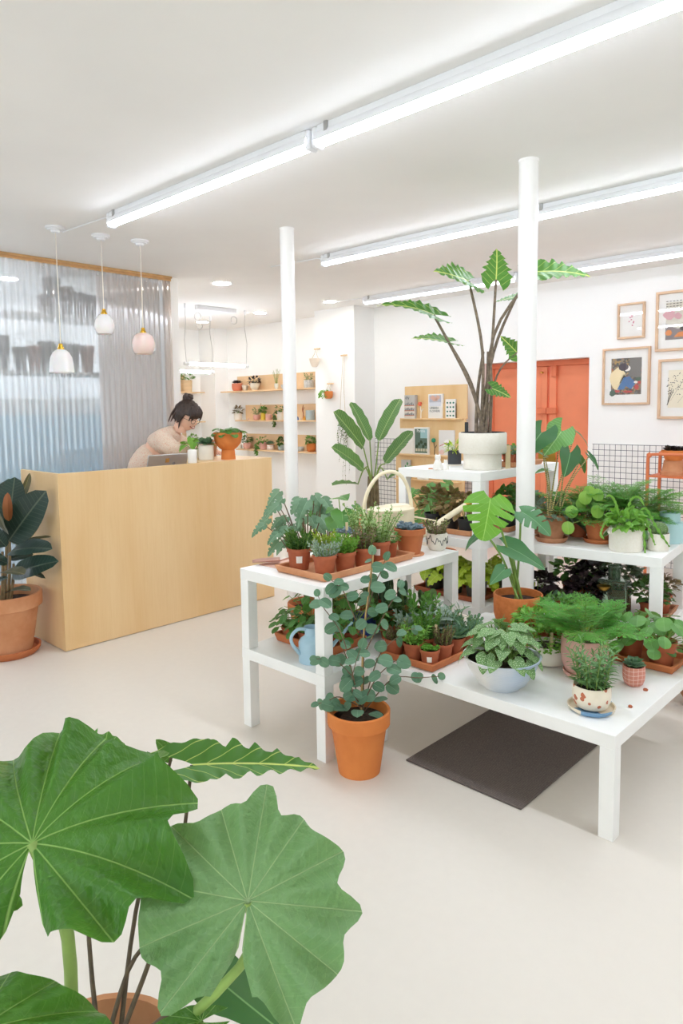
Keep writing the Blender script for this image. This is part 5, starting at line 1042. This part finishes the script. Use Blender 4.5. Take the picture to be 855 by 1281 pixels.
for (a, t, n, w) in (((548, 606, 0), (560, 622, -.2), (.2, .6, .8), 1.1), ((558, 604, .05), (568, 600, .1), (.3, .6, .7), 1.2), ((535, 625, -.1), (540, 645, -.2), (0, .6, .8), 1.2), ((552, 625, -.1), (565, 642, -.2), (.3, .6, .8), 1.2), ((520, 612, 0), (513, 618, -.1), (-.2, .6, .7), 1.2), ((542, 612, 0), (530, 630, -.1), (-.3, .6, .8), 1.1), ((528, 640, -.05), (522, 655, -.1), (-.3, .6, .8), 1.1), ((505, 610, .0), (500, 606, .0), (-.3, .8, .5), 1)):
    pxleaf(root, 'monstera', G_geo, (a[0], a[1], 5.6+a[2]), (t[0], t[1], 5.6+t[2]), n, w); stemto(root, [ps, ps.lerp(od(a[0], a[1], 5.6+a[2]), .6)+V((0, 0, .08)), od(a[0], a[1], 5.6+a[2])], .006, stem_g, name='petiole')

# ================================================================== plywood magazine board leaning at the wall
bd = thing('magazine_board', 'tall tiered plywood display board leaning on the wall', 'display', (-4.57, 6.2, 0)); a_ = .12
def bx(x0, x1, y0, y1, z0, z1): return MB().box(x0, x1, y0, y1, z0, z1)
part('upper_panel', bx(-.41, .43, .075, .095, 1.33, 1.70), birch, bd, bevel=.002); part('middle_panel', bx(-.45, .44, .035, .055, .93, 1.34), birch, bd, bevel=.002); part('lower_panel', bx(-.48, .45, -.005, .015, .05, .94), birch, bd, bevel=.002)
part('back_support', bx(-.3, .3, .055, .075, .02, 1.5), birch, bd)
for z, y in ((1.335, .03), (.935, -.01), (.66, -.05)): part('ledge', bx(-.42 if z > 1 else -.45, .42, y-.03, y+.045, z-.012, z), birch, bd)
part('base_foot', bx(-.48, .45, -.12, .09, 0, .05), birch, bd)
def book(name, label, cx, z, y, w, h, cover, art, d=.022, cat='magazine', t=.0):
    root = thing(name, label, cat, (cx, y, z)); part('cover', MB().box(-w/2, w/2, -d, -.0005, 0, h), cover, root, bevel=.001)
    for i, (nm, shp, mt) in enumerate(art):
        mb = MB()
        for q in shp: poly2(mb, [(x*w, zz*h) for x, zz in q], -d-.0006-.0003*i)
        part(nm, mb, mt, root, smooth=False, stuff=len(shp) > 3)
    return root
def rect(x0, x1, z0, z1): return [(x0, z0), (x1, z0), (x1, z1), (x0, z1)]
def words(cap, x, z, s, y, material, root, name='title_print'):
    """flat lettering standing on the cover, facing -y"""
    cu = bpy.data.curves.new(name, 'FONT'); cu.body = cap; cu.size = s; t_ = bpy.data.objects.new(name, cu); COL.objects.link(t_); me = bpy.data.meshes.new_from_object(t_.evaluated_get(bpy.context.evaluated_depsgraph_get())); bpy.data.objects.remove(t_); me.materials.clear(); me.materials.append(material); o = obj(name, me); o['kind'] = 'stuff'
    o.parent = root; o.location = (x, y, z); o.rotation_euler = (PI/2, 0, 0); return o
wp = flat('paper', 'eceae6'); gp_ = flat('greycover', 'b9b6b2'); ink = flat('ink', '3a4450')
Bx, By = -4.57, 6.2; YU, YM, YL = By+.074, By+.034, By-.006; ZU, ZM, ZL = 1.336, .936, .661
r1 = book('magazine', 'thick grey magazine with a title reading diy and shelf photos', Bx-.30, ZU, YU, .15, .265, gp_, [('photo_print', [rect(-.5, .5, .0, .12), rect(-.5, .5, .22, .32), rect(-.5, .5, .46, .54)], flat('shelfphoto', 'd9d2c8')), ('line_print', [rect(-.5, .42, .12, .15), rect(-.5, .42, .32, .35), rect(-.5, .42, .54, .57)], flat('coralline', 'c07a62')), ('object_print', [rect(-.4+.12*i, -.34+.12*i, zz, zz+.06+.03*(i % 3)) for i in range(7) for zz in (.15, .35, .57)], flat('darkobj', '5a6068'))], .05)
words('diy', -.06, .22, .05, -.052, ink, r1)
r2 = book('magazine', 'white magazine titled urban flowers with a photo of hands', Bx+.04, ZU, YU, .19, .27, wp, [('photo_print', [rect(-.42, .42, .5, .95)], flat('handsphoto', 'b9bcc8')), ('hands_print', [[(-.4, .85), (-.1, .7), (.2, .72), (.0, .9), (-.2, .95)], [(.0, .72), (.3, .8), (.35, .9), (.1, .95)]], flat('skinprint', 'd8b0a0')), ('cloth_print', [rect(-.42, .42, .5, .66)], flat('clothprint', 'd6d9e2'))], .03)
words('URBAN', -.075, .105, .036, -.033, ink, r2); words('FLOWERS', -.075, .072, .032, -.033, ink, r2)
book('booklet', 'slim cream booklet printed with green leaves', Bx+.235, ZU, YU, .13, .21, wp, [('sprig_print', [blob(-.3+.3*(i % 3), .15+.22*(i//3), .1, .05, 7, i) for i in range(12)], flat('greenleaf', '3f7a6a'))])
book('magazine', 'plain pale magazine with a small blue-green emblem of leaves', Bx-.335, ZM, YM, .19, .29, wp, [('emblem_print', [blob(x, z, .03, .02, 6, i) for i, (x, z) in enumerate(((0, .5), (.08, .55), (-.06, .56), (.1, .45), (.0, .4), (.12, .6), (-.05, .45), (.06, .62)))], flat('emblem', '2f6f86'))])
r3 = book('magazine', 'magazine with a photo of potted plants and a white border', Bx-.125, ZM, YM, .2, .305, wp, [('photo_print', [rect(-.44, .42, .06, .94)], flat('greenphoto', '5f7468')), ('sky_print', [rect(-.05, .42, .6, .94)], flat('skyphoto', '9fc4c8')), ('plant_print', [blob(-.3+.15*i, .3+.08*(i % 3), .1, .07, 8, i) for i in range(5)], flat('plantphoto', '3a4a36')), ('pot_print', [rect(-.38+.17*i, -.26+.17*i, .12, .22) for i in range(5)], flat('potphoto', 'cfc6ae'))], .028)
words('Parole', -.06, .25, .045, -.031, flat('titlewhite', 'f2f2f2'), r3)
r4 = book('magazine', 'pale grey magazine with a seedling photo', Bx+.21, ZM, YM, .2, .275, flat('palegrey', 'e2e0de'), [('disc_print', [blob(.1, .42, .3, .22, 18, 1, .02)], flat('disc', 'f2f1ef')), ('seedling_print', [blob(.15, .45, .12, .06, 8, 2), rect(.1, .16, .2, .42)], flat('seedling', '5f9a4f')), ('stem_print', [[(-.45, .35), (.05, .5), (.05, .53), (-.45, .38)]], flat('rosestem', 'c06a6a')), ('wash_print', [blob(-.3, .12, .18, .1, 8, 5)], flat('pinkwash', 'e6c6c0'))])
book('booklet', 'grey booklet with a green cactus drawing on the low tier', Bx-.32, ZL, YL, .13, .21, gp_, [('cactus_print', [blob(0, .45, .12, .28, 9, 1), blob(.2, .8, .1, .1, 6, 2)], flat('cactusprint', '4a8a5a'))]); book('booklet', 'white booklet standing on the low tier', Bx-.08, ZL, YL, .15, .14, wp, [('mark_print', [rect(-.1, .1, .45, .55)], flat('greymark', '9a9a9a'))])
for (px_, pz, c, lb) in ((Bx-.165, ZU, 'e0694a', 'coral wooden flower on a white twig'), (Bx+.05, ZM, '1f8a6a', 'green wooden tulip on a dark twig')):
    root = thing('wooden_flower', lb, 'ornament', (px_, YU-.02 if pz > 1 else YM-.02, pz)); part('twig', MB().tube([(0, 0, 0), (.004, 0, .08), (-.01, 0, .15)], .005, 8), figm if pz > 1 else stem_b, root); part('side_twig', MB().tube([(.003, 0, .07), (.03, 0, .11)], .004, 8), figm if pz > 1 else stem_b, root)
    part('blossom', MB().lathe([(0, .15), (.02, .155), (.026, .175), (.018, .195), (0, .2)], 14, (-.012, 0, -.012)), mat('paint_'+c, c, .5), root)

# ================================================================== wall-hung planters on the pier
YP = 6.06; rope = mat('hanging_rope', 'cfc0a8', .9, .1); peach = mat('peach_pot', 'e0b092', .6, .04)
def hanger(px_, py_, w, drop, bowl, material, lb, style='bowl'):
    q = oy(px_, py_, YP-.03); root = thing('hanging_planter', lb, 'planter', (q.x, YP, q.z), group='planters hung on the pier'); part('peg', MB().tube([(-w/2, -.03, 0), (w/2, -.03, 0)], .009, 10), wood_l, root); part('peg_mount', MB().box(-.012, .012, -.03, -.0005, -.008, .008), wood_l, root)
    for s_ in (-1, 1): part('rope', MB().tube([(s_*w*.1, -.03, .012), (s_*w*.2, -.06, -drop*.5), (s_*bowl[0]*.92, -.05-bowl[0]*.3, -drop)], .003, 5), rope, root)
    return root, V((0, -.01-bowl[0], -drop-bowl[1]*.9))
root, c = hanger(397, 436.5, .1, .13, (.068, .1), cream, 'cream bowl planter hanging from a wooden peg'); o = part('pot', MB().lathe(prof('bowl', .068, .1), 28), mat('blush_bowl', 'eddfce', .6, .03), root); o.location = c
root, c = hanger(413.5, 480, .1, .1, (.055, .09), terra, 'orange pot of ivy hanging from a wooden peg'); o = part('pot', MB().lathe(prof('cup', .055, .09), 28), terra_bright, root); o.location = c; ms = []
for i in range(70): d = rot(R.uniform(0, 6.28), R.uniform(-.6, .9)); ms.append(frame(c+V((-.05+d.x*.05, d.y*.04-.02, .075+d.z*.07-.02)), V((d.x, d.y-.3, -.5)), V((0, -1, .5)), R.uniform(.028, .045)))
mb = MB(); scatter(mb, 's_ovate', ms); joined(root, 'foliage', mb, G_brt)
root, c = hanger(430.5, 444.5, .1, .74, (.05, .07), terra, 'string-of-hearts vine in a hanging pot with long trailing strands'); o = part('pot', MB().lathe(prof('cup', .05, .07), 28), peach, root); o.location = c; ms = []; tw = MB()
for i in range(12):
    a = i*.55; x0, y0 = .05*math.cos(a), .05*math.sin(a)-.0; l = R.uniform(.25, .8); pts = [c+V((x0*.6, y0*.6, .065))]+[c+V((x0*1.15+.02*math.sin(j*1.3+i), min(y0*1.15, .04), .06-l*j/6)) for j in range(7)]; tw.tube(pts, .0012, 4, False)
    for j in range(16): f = j/16*6.99; q = pts[int(f)].lerp(pts[int(f)+1], f-int(f)); ms.append(frame(q, V((R.uniform(-1, 1), R.uniform(-1, .1), -.4)), V((0, -1, .5)), R.uniform(.014, .026)*(1.2-j/20)))
part('strand', tw, stem_b, root); mb = MB(); scatter(mb, 's_round', ms); joined(root, 'foliage', mb, G_dark)

# ================================================================== pots on the alcove shelves
GA = 'pots on the alcove shelves'; yel = mat('yellow_glaze', 'ecd04c', .4, .04); coral = mat('coral_clay', 'd07a5e', .7, .06); greyc = mat('speckled_grey', 'c9c9c6', .6, .15, 50); bluegrey = mat('blue_grey_glaze', 'a9b9bd', .5, .05); stripe = None
k = NT('striped_glaze'); sx = k.n('ShaderNodeSeparateXYZ'); k.set(sx, 0, k.coord()); k.set(k.b, 'Base Color', k.mix(k.math('LESS_THAN', k.math('FRACT', k.math('MULTIPLY', sx.outputs[2], 45)), .3), lin('eee8df'), lin('d5a896'))); stripe = k.m
def shx(px_, i): return oy(px_, (488, 525, 563)[i], YB-.11).x
alc = [(0, 297, .078, .11, 'cup', coral, 'ros', G_pur, 'coral ribbed pot with a dark rosette succulent on the top shelf'),
 (0, 307, .05, .08, 'bowl', cream, None, None, 'small cream flared pot between coral pot and cream bowl'),
 (0, 319, .08, .1, 'bowl', cream, 'bush', G_pur, 'cream bowl with a purple-leaved plant on the top shelf'),
 (0, 346, .028, .08, 'round', mat('clear_vase', 'd9dcd6', .15), 'grass', G_gray, 'small vase holding thin wispy grass stems'),
 (0, 355, .035, .06, 'round', greyc, None, None, 'tiny grey vase beside the column on the top shelf'),
 (0, 387, .068, .1, 'cylinder', greyc, 'spike', G_dark, 'grey speckled pot with spiky dark green plant'),
 (1, 298, .06, .1, 'cylinder', cream, 'bush', G_bro, 'cream cup with brown-green plant on the middle shelf'),
 (1, 321.5, .052, .075, 'cup', pink, 'spike', G_gray, 'pink pot with a spiky succulent and a tall twig'),
 (1, 329.5, .03, .1, 'cylinder', yel, 'bush', G_mid, 'tall yellow pot with a round green plant'),
 (1, 336.5, .042, .08, 'cylinder', pink, None, None, 'plain pink cylinder pot next to the yellow pot'),
 (1, 351, .045, .12, 'cylinder', cream, 'trail', G_dark, 'white pot with long trailing cactus stems'),
 (1, 388.5, .06, .13, 'cylinder', bluegrey, None, None, 'blue-grey pitcher-like pot at the end of the shelf'),
 (2, 300.5, .035, .06, 'cylinder', cream, None, None, 'small white pot hidden behind the orange goblet planter'),
 (2, 309.5, .06, .085, 'cup', pink, 'bush', G_dark, 'pale pink pot with a dark leafy plant and tag'),
 (2, 329, .06, .1, 'cylinder', pink, 'trail', G_mid, 'rose pot with a thick green vine hanging over the ledge'),
 (2, 338.5, .05, .07, 'cylinder', stripe, 'ros', G_gray, 'striped white pot with a grey rosette succulent'),
 (2, 352.5, .05, .075, 'cup', bluegrey, 'bush', G_dark, 'white and blue pot with a leafy green plant'),
 (2, 376, .05, .06, 'cup', greyc, None, None, 'small grey stoneware cup on the bottom shelf'),
 (2, 389.5, .062, .11, 'cup', terra_bright, 'bush', G_mid, 'orange pot with a green plant at the end of the bottom shelf')]
for (i, px_, r, h, st, mt, gen, gm, lb) in alc:
    root = thing('shelf_pot' if not gen else 'potted_plant', lb, 'pot' if not gen else 'plant', (shx(px_, i), YB-.11, SH[i]), group=GA); pot(root, st, r, h, mt, bool(gen)); s = h*.83
    if gen == 'ros': g_rosettes(root, s+.01, gm, 6, r*.7, .05)
    if gen == 'bush': g_bush(root, s, gm, 's_ovate', 60, .045, r*1.15, .055, ry=min(r, .06))
    if gen == 'grass': g_sprigs(root, s, gm, 's_needle', 9, .2, .04, 8, .25, .1, rr=.008)
    if gen == 'spike': g_sprigs(root, s, gm, 's_lance', 7, .1, .06, 8, .4, .1, rr=.03)
    if gen == 'trail': g_bush(root, s, gm, 's_ovate', 30, .04, r*1.1, .05, ry=.07); g_trail(root, s, gm, 's_ovate', 5, .04, .2, r*.7, az=-PI/2-.6, per=16)
for (px_, i, c, h, lb) in ((374, 1, '5f7fb8', .05, 'tiny blue figurine on the middle shelf'), (377, 1, 'e9e4da', .04, 'tiny white figurine on the middle shelf'), (382.5, 1, 'e8a83c', .055, 'tiny orange figurine on the middle shelf'), (312.5, 1, 'e6bdb6', .03, 'small pink shell-like ornament on the middle shelf')):
    one('shelf_figurine', MB().lathe([(0, 0), (h*.35, 0), (h*.4, h*.3), (h*.2, h*.6), (h*.26, h*.8), (0, h)], 14), mat('fig_'+c, c, .5), lb, 'figurine', (shx(px_, i), YB-.13, SH[i]), group='tiny ornaments on the middle shelf')
for (px_, h, lb) in ((323.5, .24, 'tall pale twig standing on the middle shelf'), (376, .2, 'thin rusty twig standing on the middle shelf')):
    one('dry_twig', MB().tube([(0, 0, 0), (.006, 0, h*.4), (-.008, 0, h*.7), (.005, 0, h)], [.006, .005, .008, .003], 6).tube([(-.004, 0, h*.6), (.03, 0, h*.85)], .003, 5), wood_l if h > .22 else terra_red, lb, 'twig', (shx(px_, 1), YB-.06, SH[1]))
for (y, z, r, h, st, mt, gm, lb) in ((5.86, 1.735, .1, .17, 'square', wood_l, G_mid, 'wooden planter with a green fern on the short top shelf'), (5.62, 1.735, .06, .05, 'bowl', cream, G_brt, 'small white bowl with sprouts on the short top shelf'), (5.7, .88, .07, .1, 'nursery', terra, G_brt, 'leafy light green plant on the short bottom shelf'), (5.95, .88, .06, .1, 'nursery', cream, G_brt, 'trailing light green plant on the short bottom shelf')):
    root = thing('potted_plant', lb, 'plant', (XL+.115, y, z), group='plants on the short shelves'); pot(root, st, r*.85, h, mt); g_bush(root, h*.83, gm, 's_ovate', 90, .035, .06, .08, ry=r*1.2)

# ================================================================== things on the counter
def ledge(px_, py_, r): q = spot(px_, py_, CH, r); return q
p = ledge(286, 575, .06); root = plant('potted_peperomia', 'orange terracotta goblet planter with glossy round leaves on the counter', p, 'goblet', .108, .2, terra_bright); g_petiole(root, .165, G_geo, 'coin', 24, .075, .065, .6, .15, .0025, .03, (.55, 1.4))
p = ledge(258.5, 576, .05); mini('white ceramic pot with a small paddle cactus on the counter', p, .056, lambda o, s: g_rosettes(o, s+.02, G_gray, 8, .035, .05, 's_round'), cream, 'cylinder', .11, name='potted_cactus')
p = ledge(274, 572, .02); pq = V((p.x-.13, p.y+.02, CH)); one('clay_vessel', MB().lathe(prof('classic', .06, .13), 28), terra_old, 'plain weathered clay pot behind the goblet planter', 'pot', pq)
p = ledge(241, 579.5, .025); one('white_tumbler', MB().lathe([(0, 0), (.03, 0), (.032, .004), (.033, .085), (.031, .09), (.02, .095), (0, .096)], 28), figm, 'white rounded tumbler beside the laptop', 'tumbler', p)
vp = V((-4.5, 2.78, CH)); root = plant('potted_pothos', 'bright green pothos trailing beside the shopkeeper', (-4.53, 3.1, CH), 'cylinder', .045, .07, cream); g_petiole(root, .058, G_brt, 'heart', 12, .11, .075, .7, .5, .002, .01, (.2, 1.4))
# laptop seen from behind
lp = thing('laptop', 'silver laptop open on the desk, seen from behind', 'laptop', (-4.27, 2.655, .9555), 0); alu = mat('aluminium', 'c9cbd0', .35, .02, metal=.7)
part('keyboard_base', MB().box(-.24, 0, -.16, .16, 0, .016), alu, lp, bevel=.004); o = part('screen_lid', MB().box(0, .008, -.16, .16, .012, .21), alu, lp, bevel=.004); o.rotation_euler = (0, .3, 0)
st = part('lid_sticker', MB().box(.0085, .0092, -.02, .01, .15, .18), mat('sticker_tan', 'b98a4a', .6), lp); st.rotation_euler = (0, .3, 0)
le = part('lid_emblem', MB().lathe([(.012, 0), (.012, .0006), (0, .0008)], 16), mat('emblem_grey', '8f9298', .4), lp); le.matrix_basis = MX.Rotation(.3, 4, 'Y') @ MX.Translation((.0085, .05, .14)) @ MX.Rotation(PI/2, 4, 'Y')
# orange trolley at the tiled wall
tp_ = oy(835, 567, 6.05); tm = mat('trolley_orange', 'd9794a', .4, .05); root = thing('metal_trolley', 'orange tube-frame trolley standing before the tiled wall', 'trolley', (tp_.x+.1, 6.02, 0)); zt_ = tp_.z; x0 = oy(818, 600, 6.02).x-root.location.x
for y in (-.14, .14): part('tube_frame', MB().tube(smooth([(x0, y, .0), (x0, y, zt_-.08), (x0+.02, y, zt_-.02), (x0+.08, y, zt_), (x0+.55, y, zt_), (x0+.61, y, zt_-.02), (x0+.63, y, zt_-.08), (x0+.63, y, .0)], 4), .013, 10), tm, root)
for z in (.25, .86): part('trolley_shelf', MB().box(x0, x0+.63, -.14, .14, z, z+.015), tm, root)
q = root.location; TX = oy(843, 590, 6.02).x
one('upturned_pot', MB().lathe([(0, .0), (.1, 0), (.1, .03), (.088, .035), (.075, .12), (0, .12)], 28), terra_pale, 'pale clay pot turned upside down on the orange trolley', 'pot', (TX, 6.02, .8755))
root = plant('potted_dark_succulent', 'orange clay bowl with dark purple succulents raised on the trolley', (TX, 6.02, .9958), 'classic', .098, .085, terra_bright); g_rosettes(root, .07, G_pur, 10, .07, .045)

# ================================================================== the shopkeeper
def skin(name, verts, edges, radii, material, parent, rootv=0, sub=2):
    me = bpy.data.meshes.new(name); me.from_pydata([tuple(v) for v in verts], edges, []); o = obj(name, me, material, parent)
    md = o.modifiers.new('skin', 'SKIN'); md.use_smooth_shade = True
    sv = me.skin_vertices[0].data
    for i, r in enumerate(radii): sv[i].radius = r if hasattr(r, '__len__') else (r, r)
    sv[rootv].use_root = True; sd = o.modifiers.new('sub', 'SUBSURF'); sd.levels = sub; sd.render_levels = sub
    return o
PN = thing('person', 'smiling person in a flecked peach sweater and glasses leaning over the counter', 'person', (-5.045, 2.945, 0))
def L(x, y, z): return V((x, y, z))
fw = V((.7, .714, 0)); sd_ = V((.714, -.7, 0))     # facing direction, her right-hand side (towards the camera)
def bp_(f, s, z): return fw*f+sd_*s+V((0, 0, z))
hip, wst, chs, nek, hd = bp_(-.02, 0, .92), bp_(.03, 0, 1.02), bp_(.16, 0, 1.19), bp_(.3, 0, 1.315), bp_(.37, .01, 1.405)
skinm = mat('skin', 'ecbfa6', .5, .05, 20)
legs = [bp_(0, .09, .88), bp_(.03, .1, .48), bp_(-.01, .1, .08), bp_(.08, .1, .03), bp_(0, -.09, .88), bp_(.03, -.1, .48), bp_(-.01, -.1, .08), bp_(.08, -.1, .03)]
armR = [bp_(.19, .16, 1.235), bp_(.3, .2, 1.14), bp_(.46, .1, 1.135), bp_(.5, .07, 1.125)]
armL = [bp_(.19, -.16, 1.235), bp_(.34, -.2, 1.14), bp_(.5, -.08, 1.135), bp_(.55, -.05, 1.125)]
bv = [hip, wst, chs, nek]+legs+armR+armL
be = [(0, 1), (1, 2), (2, 3), (0, 4), (4, 5), (5, 6), (6, 7), (0, 8), (8, 9), (9, 10), (10, 11), (2, 12), (12, 13), (13, 14), (14, 15), (2, 16), (16, 17), (17, 18), (18, 19)]
rd = [.11, .1, .11, .05]+[.08, .055, .04, .04]*2+[.05, .04, .028, .03]*2
body = skin('body', bv, be, rd, skinm, PN)
# head with nose, chin, brow, lips, ears shaped into one surface
hm = MB(); nu, nvv = 28, 22
ax_f = (fw*.72+sd_*.42+V((0, 0, -.42))).normalized(); ax_s = ax_f.cross(V((0, 0, 1))).normalized(); ax_u = ax_s.cross(ax_f)
for j in range(nvv+1):
    th = PI*j/nvv
    for i in range(nu):
        ph = 2*PI*i/nu; x, y, z = math.sin(th)*math.cos(ph), math.sin(th)*math.sin(ph), math.cos(th)   # x forward, y her right, z up
        rx, ry, rz = .095, .072, .112
        if z < 0: ry *= 1-.28*(-z)**1.5; rx *= 1-.08*(-z)
        f, s_, u = x*rx, y*ry, z*rz
        if x > 0:
            g = lambda a, b, wa, wb: math.exp(-((s_-a)/wa)**2-((u-b)/wb)**2)
            f += .02*g(0, -.012, .011, .022)+.008*g(0, .01, .009, .02)+.007*g(0, -.085, .025, .018)+.006*(g(.03, -.03, .018, .016)+g(-.03, -.03, .018, .016))-.006*(g(.03, .012, .014, .01)+g(-.03, .012, .014, .01))+.005*g(0, -.052, .022, .008)
        hm.v.append(hd+ax_f*f+ax_s*s_+ax_u*u)
hm.f = [(j*nu+i, (j+1)*nu+i, (j+1)*nu+(i+1) % nu, j*nu+(i+1) % nu) for j in range(nvv) for i in range(nu)]
part('head', hm, skinm, PN, angle=None)
def H(f, s, u): return hd+ax_f*f+ax_s*s+ax_u*u
part('neck', MB().tube([nek-V((0, 0, .03)), nek.lerp(hd, .5)-ax_f*.015, hd-ax_f*.02], [.055, .05, .05], 14), skinm, PN)
for s_ in (-1, 1):
    part('ear', MB().lathe([(0, -.004), (.012, 0), (.016, .008), (.012, .012), (0, .006)], 14, sx=.8, sy=1.5), skinm, PN).matrix_basis = frame(H(-.005, s_*.066, -.005), ax_f, ax_s*s_)
    part('eye', MB().lathe([(0, .004), (.006, .003), (.009, 0), (0, -.002)], 14, sy=.45), mat('eye_dark', '2e2420', .2), PN).matrix_basis = frame(H(.078, s_*.028, .01), ax_u, ax_f+ax_s*s_*.4)
    part('eyebrow', MB().tube([H(.082, s_*.016, .03), H(.08, s_*.03, .036), H(.068, s_*.044, .032)], [.003, .003, .0015], 6), mat('brow_brown', '3d2a22', .8), PN)
part('lips', MB().tube(smooth([H(.078, -.028, -.044), H(.092, -.013, -.054), H(.095, 0, -.057), H(.092, .013, -.054), H(.078, .028, -.044)], 4), [.002]+[.0045]*15+[.002], 8), mat('lips', 'b8655c', .4), PN)
part('teeth', MB().tube(smooth([H(.086, -.018, -.047), H(.0945, 0, -.0525), H(.086, .018, -.047)], 4), [.0015]+[.003]*7+[.0015], 6), mat('teeth', 'f0ece4', .3), PN)
hair = mat('dark_brown_hair', '4b3a32', .5, .3, 60, c2='2c211d'); hb = MB(); rr = random.Random(4)
for j in range(15):
    th = PI*.62*j/14
    for i in range(28):
        ph = 2*PI*i/28; x, y, z = math.sin(th)*math.cos(ph), math.sin(th)*math.sin(ph), math.cos(th); k_ = 1.0+.035*math.sin(ph*9+j)+rr.uniform(-.02, .02)
        f, s_, u = x*.112, y*.088, z*.128
        if x > .3 and u < .05: u = .05+(u-.05)*.15; f = f*.95
        hb.v.append(H(f*k_-.012, s_*k_, u*k_+.006))
hb.f = [(j*28+i, (j+1)*28+i, (j+1)*28+(i+1) % 28, j*28+(i+1) % 28) for j in range(14) for i in range(28)]
hr = part('hair', hb, hair, PN, angle=None); hr.modifiers.new('solid', 'SOLIDIFY').thickness = .006
bun = MB()
for i in range(7):
    a = i*.9; bun.tube(smooth([H(-.055+.03*math.cos(a+t*1.1)*math.sin(t*.5+.3), .03*math.sin(a+t*1.1), .115+.012*t+.006*math.sin(a*3)) for t in range(5)], 3), .014, 7)
part('hair_bun', bun, hair, hr, angle=None)
fringe = MB()
for i in range(26):
    s_ = -.062+.124*i/25; fringe.tube(smooth([H(.04, s_*.7, .112), H(.088-.25*abs(s_)**1.2, s_, .075), H(.1-.45*abs(s_)**1.15, s_*1.12, .035+rr.uniform(-.012, .012)-abs(s_)*.35)], 3), [.008]*4+[.006]*2+[.003], 5)
for s_ in (-1, 1):
    for q in range(5): fringe.tube(smooth([H(.01-.02*q, s_*.072, .06), H(.012-.025*q, s_*.085, -.01), H(.02-.03*q+rr.uniform(-.01, .01), s_*.08, -.075+rr.uniform(-.02, .02))], 3), [.009]*4+[.006]*2+[.002], 5)
part('fringe', fringe, hair, hr, angle=None)
gl_ = part('glasses', MB().tube([H(.1, .011, .008), H(.103, 0, .012), H(.1, -.011, .008)], .0018, 6), black_pl, PN)
for s_ in (-1, 1):
    part('lens_rim', MB().tube([H(.1-.006*abs(math.cos(t*.3927)+1)*.5, s_*(.03+.021*math.cos(t*.3927)), .004+.017*math.sin(t*.3927)) for t in range(17)], .0018, 6), black_pl, gl_)
    part('temple_arm', MB().tube([H(.093, s_*.05, .008), H(.05, s_*.074, .008), H(-.01, s_*.074, .004)], .0016, 6), black_pl, gl_)
# sweater
k = NT('flecked_wool'); nz = k.noise(160, 2, k.coord()); nz2 = k.noise(90, 2, k.coord()); k.set(k.b, 'Base Color', k.mix(k.ramp(nz2, .6, .68), k.mix(k.ramp(nz, .4, .6), lin('e2c8b2'), lin('ead7c6')), lin('dfa184'))); k.b.inputs['Roughness'].default_value = .95; k.bump(nz, .5, .003); wool = k.m
sv_ = [bp_(-.03, 0, .9), bp_(.0, 0, 1.02), bp_(.12, 0, 1.15), bp_(.2, 0, 1.235), bp_(.28, 0, 1.295)]+armR[:3]+armL[:3]
skin('sweater', sv_, [(0, 1), (1, 2), (2, 3), (3, 4), (3, 5), (5, 6), (6, 7), (3, 8), (8, 9), (9, 10)], [(.16, .13), (.165, .135), (.17, .135), (.14, .12), (.062, .062), .085, .07, .05, .085, .07, .05], wool, PN)
skin('trousers', [bp_(-.02, 0, .93)]+[legs[0], legs[1], legs[2]+V((0, 0, .02))]+[legs[4], legs[5], legs[6]+V((0, 0, .02))], [(0, 1), (1, 2), (2, 3), (0, 4), (4, 5), (5, 6)], [.14, .1, .075, .065, .1, .075, .065], mat('denim', '3d4a60', .8), PN)
for s_, ar in ((1, armR), (-1, armL)):
    w_ = ar[3]; d_ = (ar[3]-ar[2]).normalized(); u_ = V((0, 0, 1)); c_ = d_.cross(u_)
    part('palm', MB().lathe([(0, 0), (.02, .01), (.034, .03), (.036, .06), (.028, .08), (0, .085)], 14, sy=.42), skinm, body).matrix_basis = MX.Translation(ar[2].lerp(ar[3], .4)) @ d_.to_track_quat('Z', 'Y').to_matrix().to_4x4()
    for i in range(5):
        off = (-.026, -.009, .008, .024, .036)[i]; l_ = (.06, .07, .066, .052, .045)[i]; b0 = ar[2].lerp(ar[3], .4)+d_*(.07 if i < 4 else .03)+c_*off*(1 if i < 4 else s_)
        part('finger', MB().tube(smooth([b0, b0+d_*l_*.5+(c_*.02*s_ if i == 4 else V((0, 0, 0)))+V((0, 0, .004)), b0+d_*l_+V((0, 0, -.014))], 3), [.0088]*4+[.0075]*2+[.006], 8), skinm, body)
for s_ in (1, -1):
    pt_ = bp_(.06, s_*.1, 0); part('shoe', MB().lathe([(0, 0), (.05, 0), (.052, .03), (.045, .06), (.03, .09), (0, .095)], 18, sx=1, sy=1.9), black_pl, PN).matrix_basis = MX.Translation(pt_) @ MX.Rotation(math.atan2(fw.y, fw.x)-PI/2, 4, 'Z')
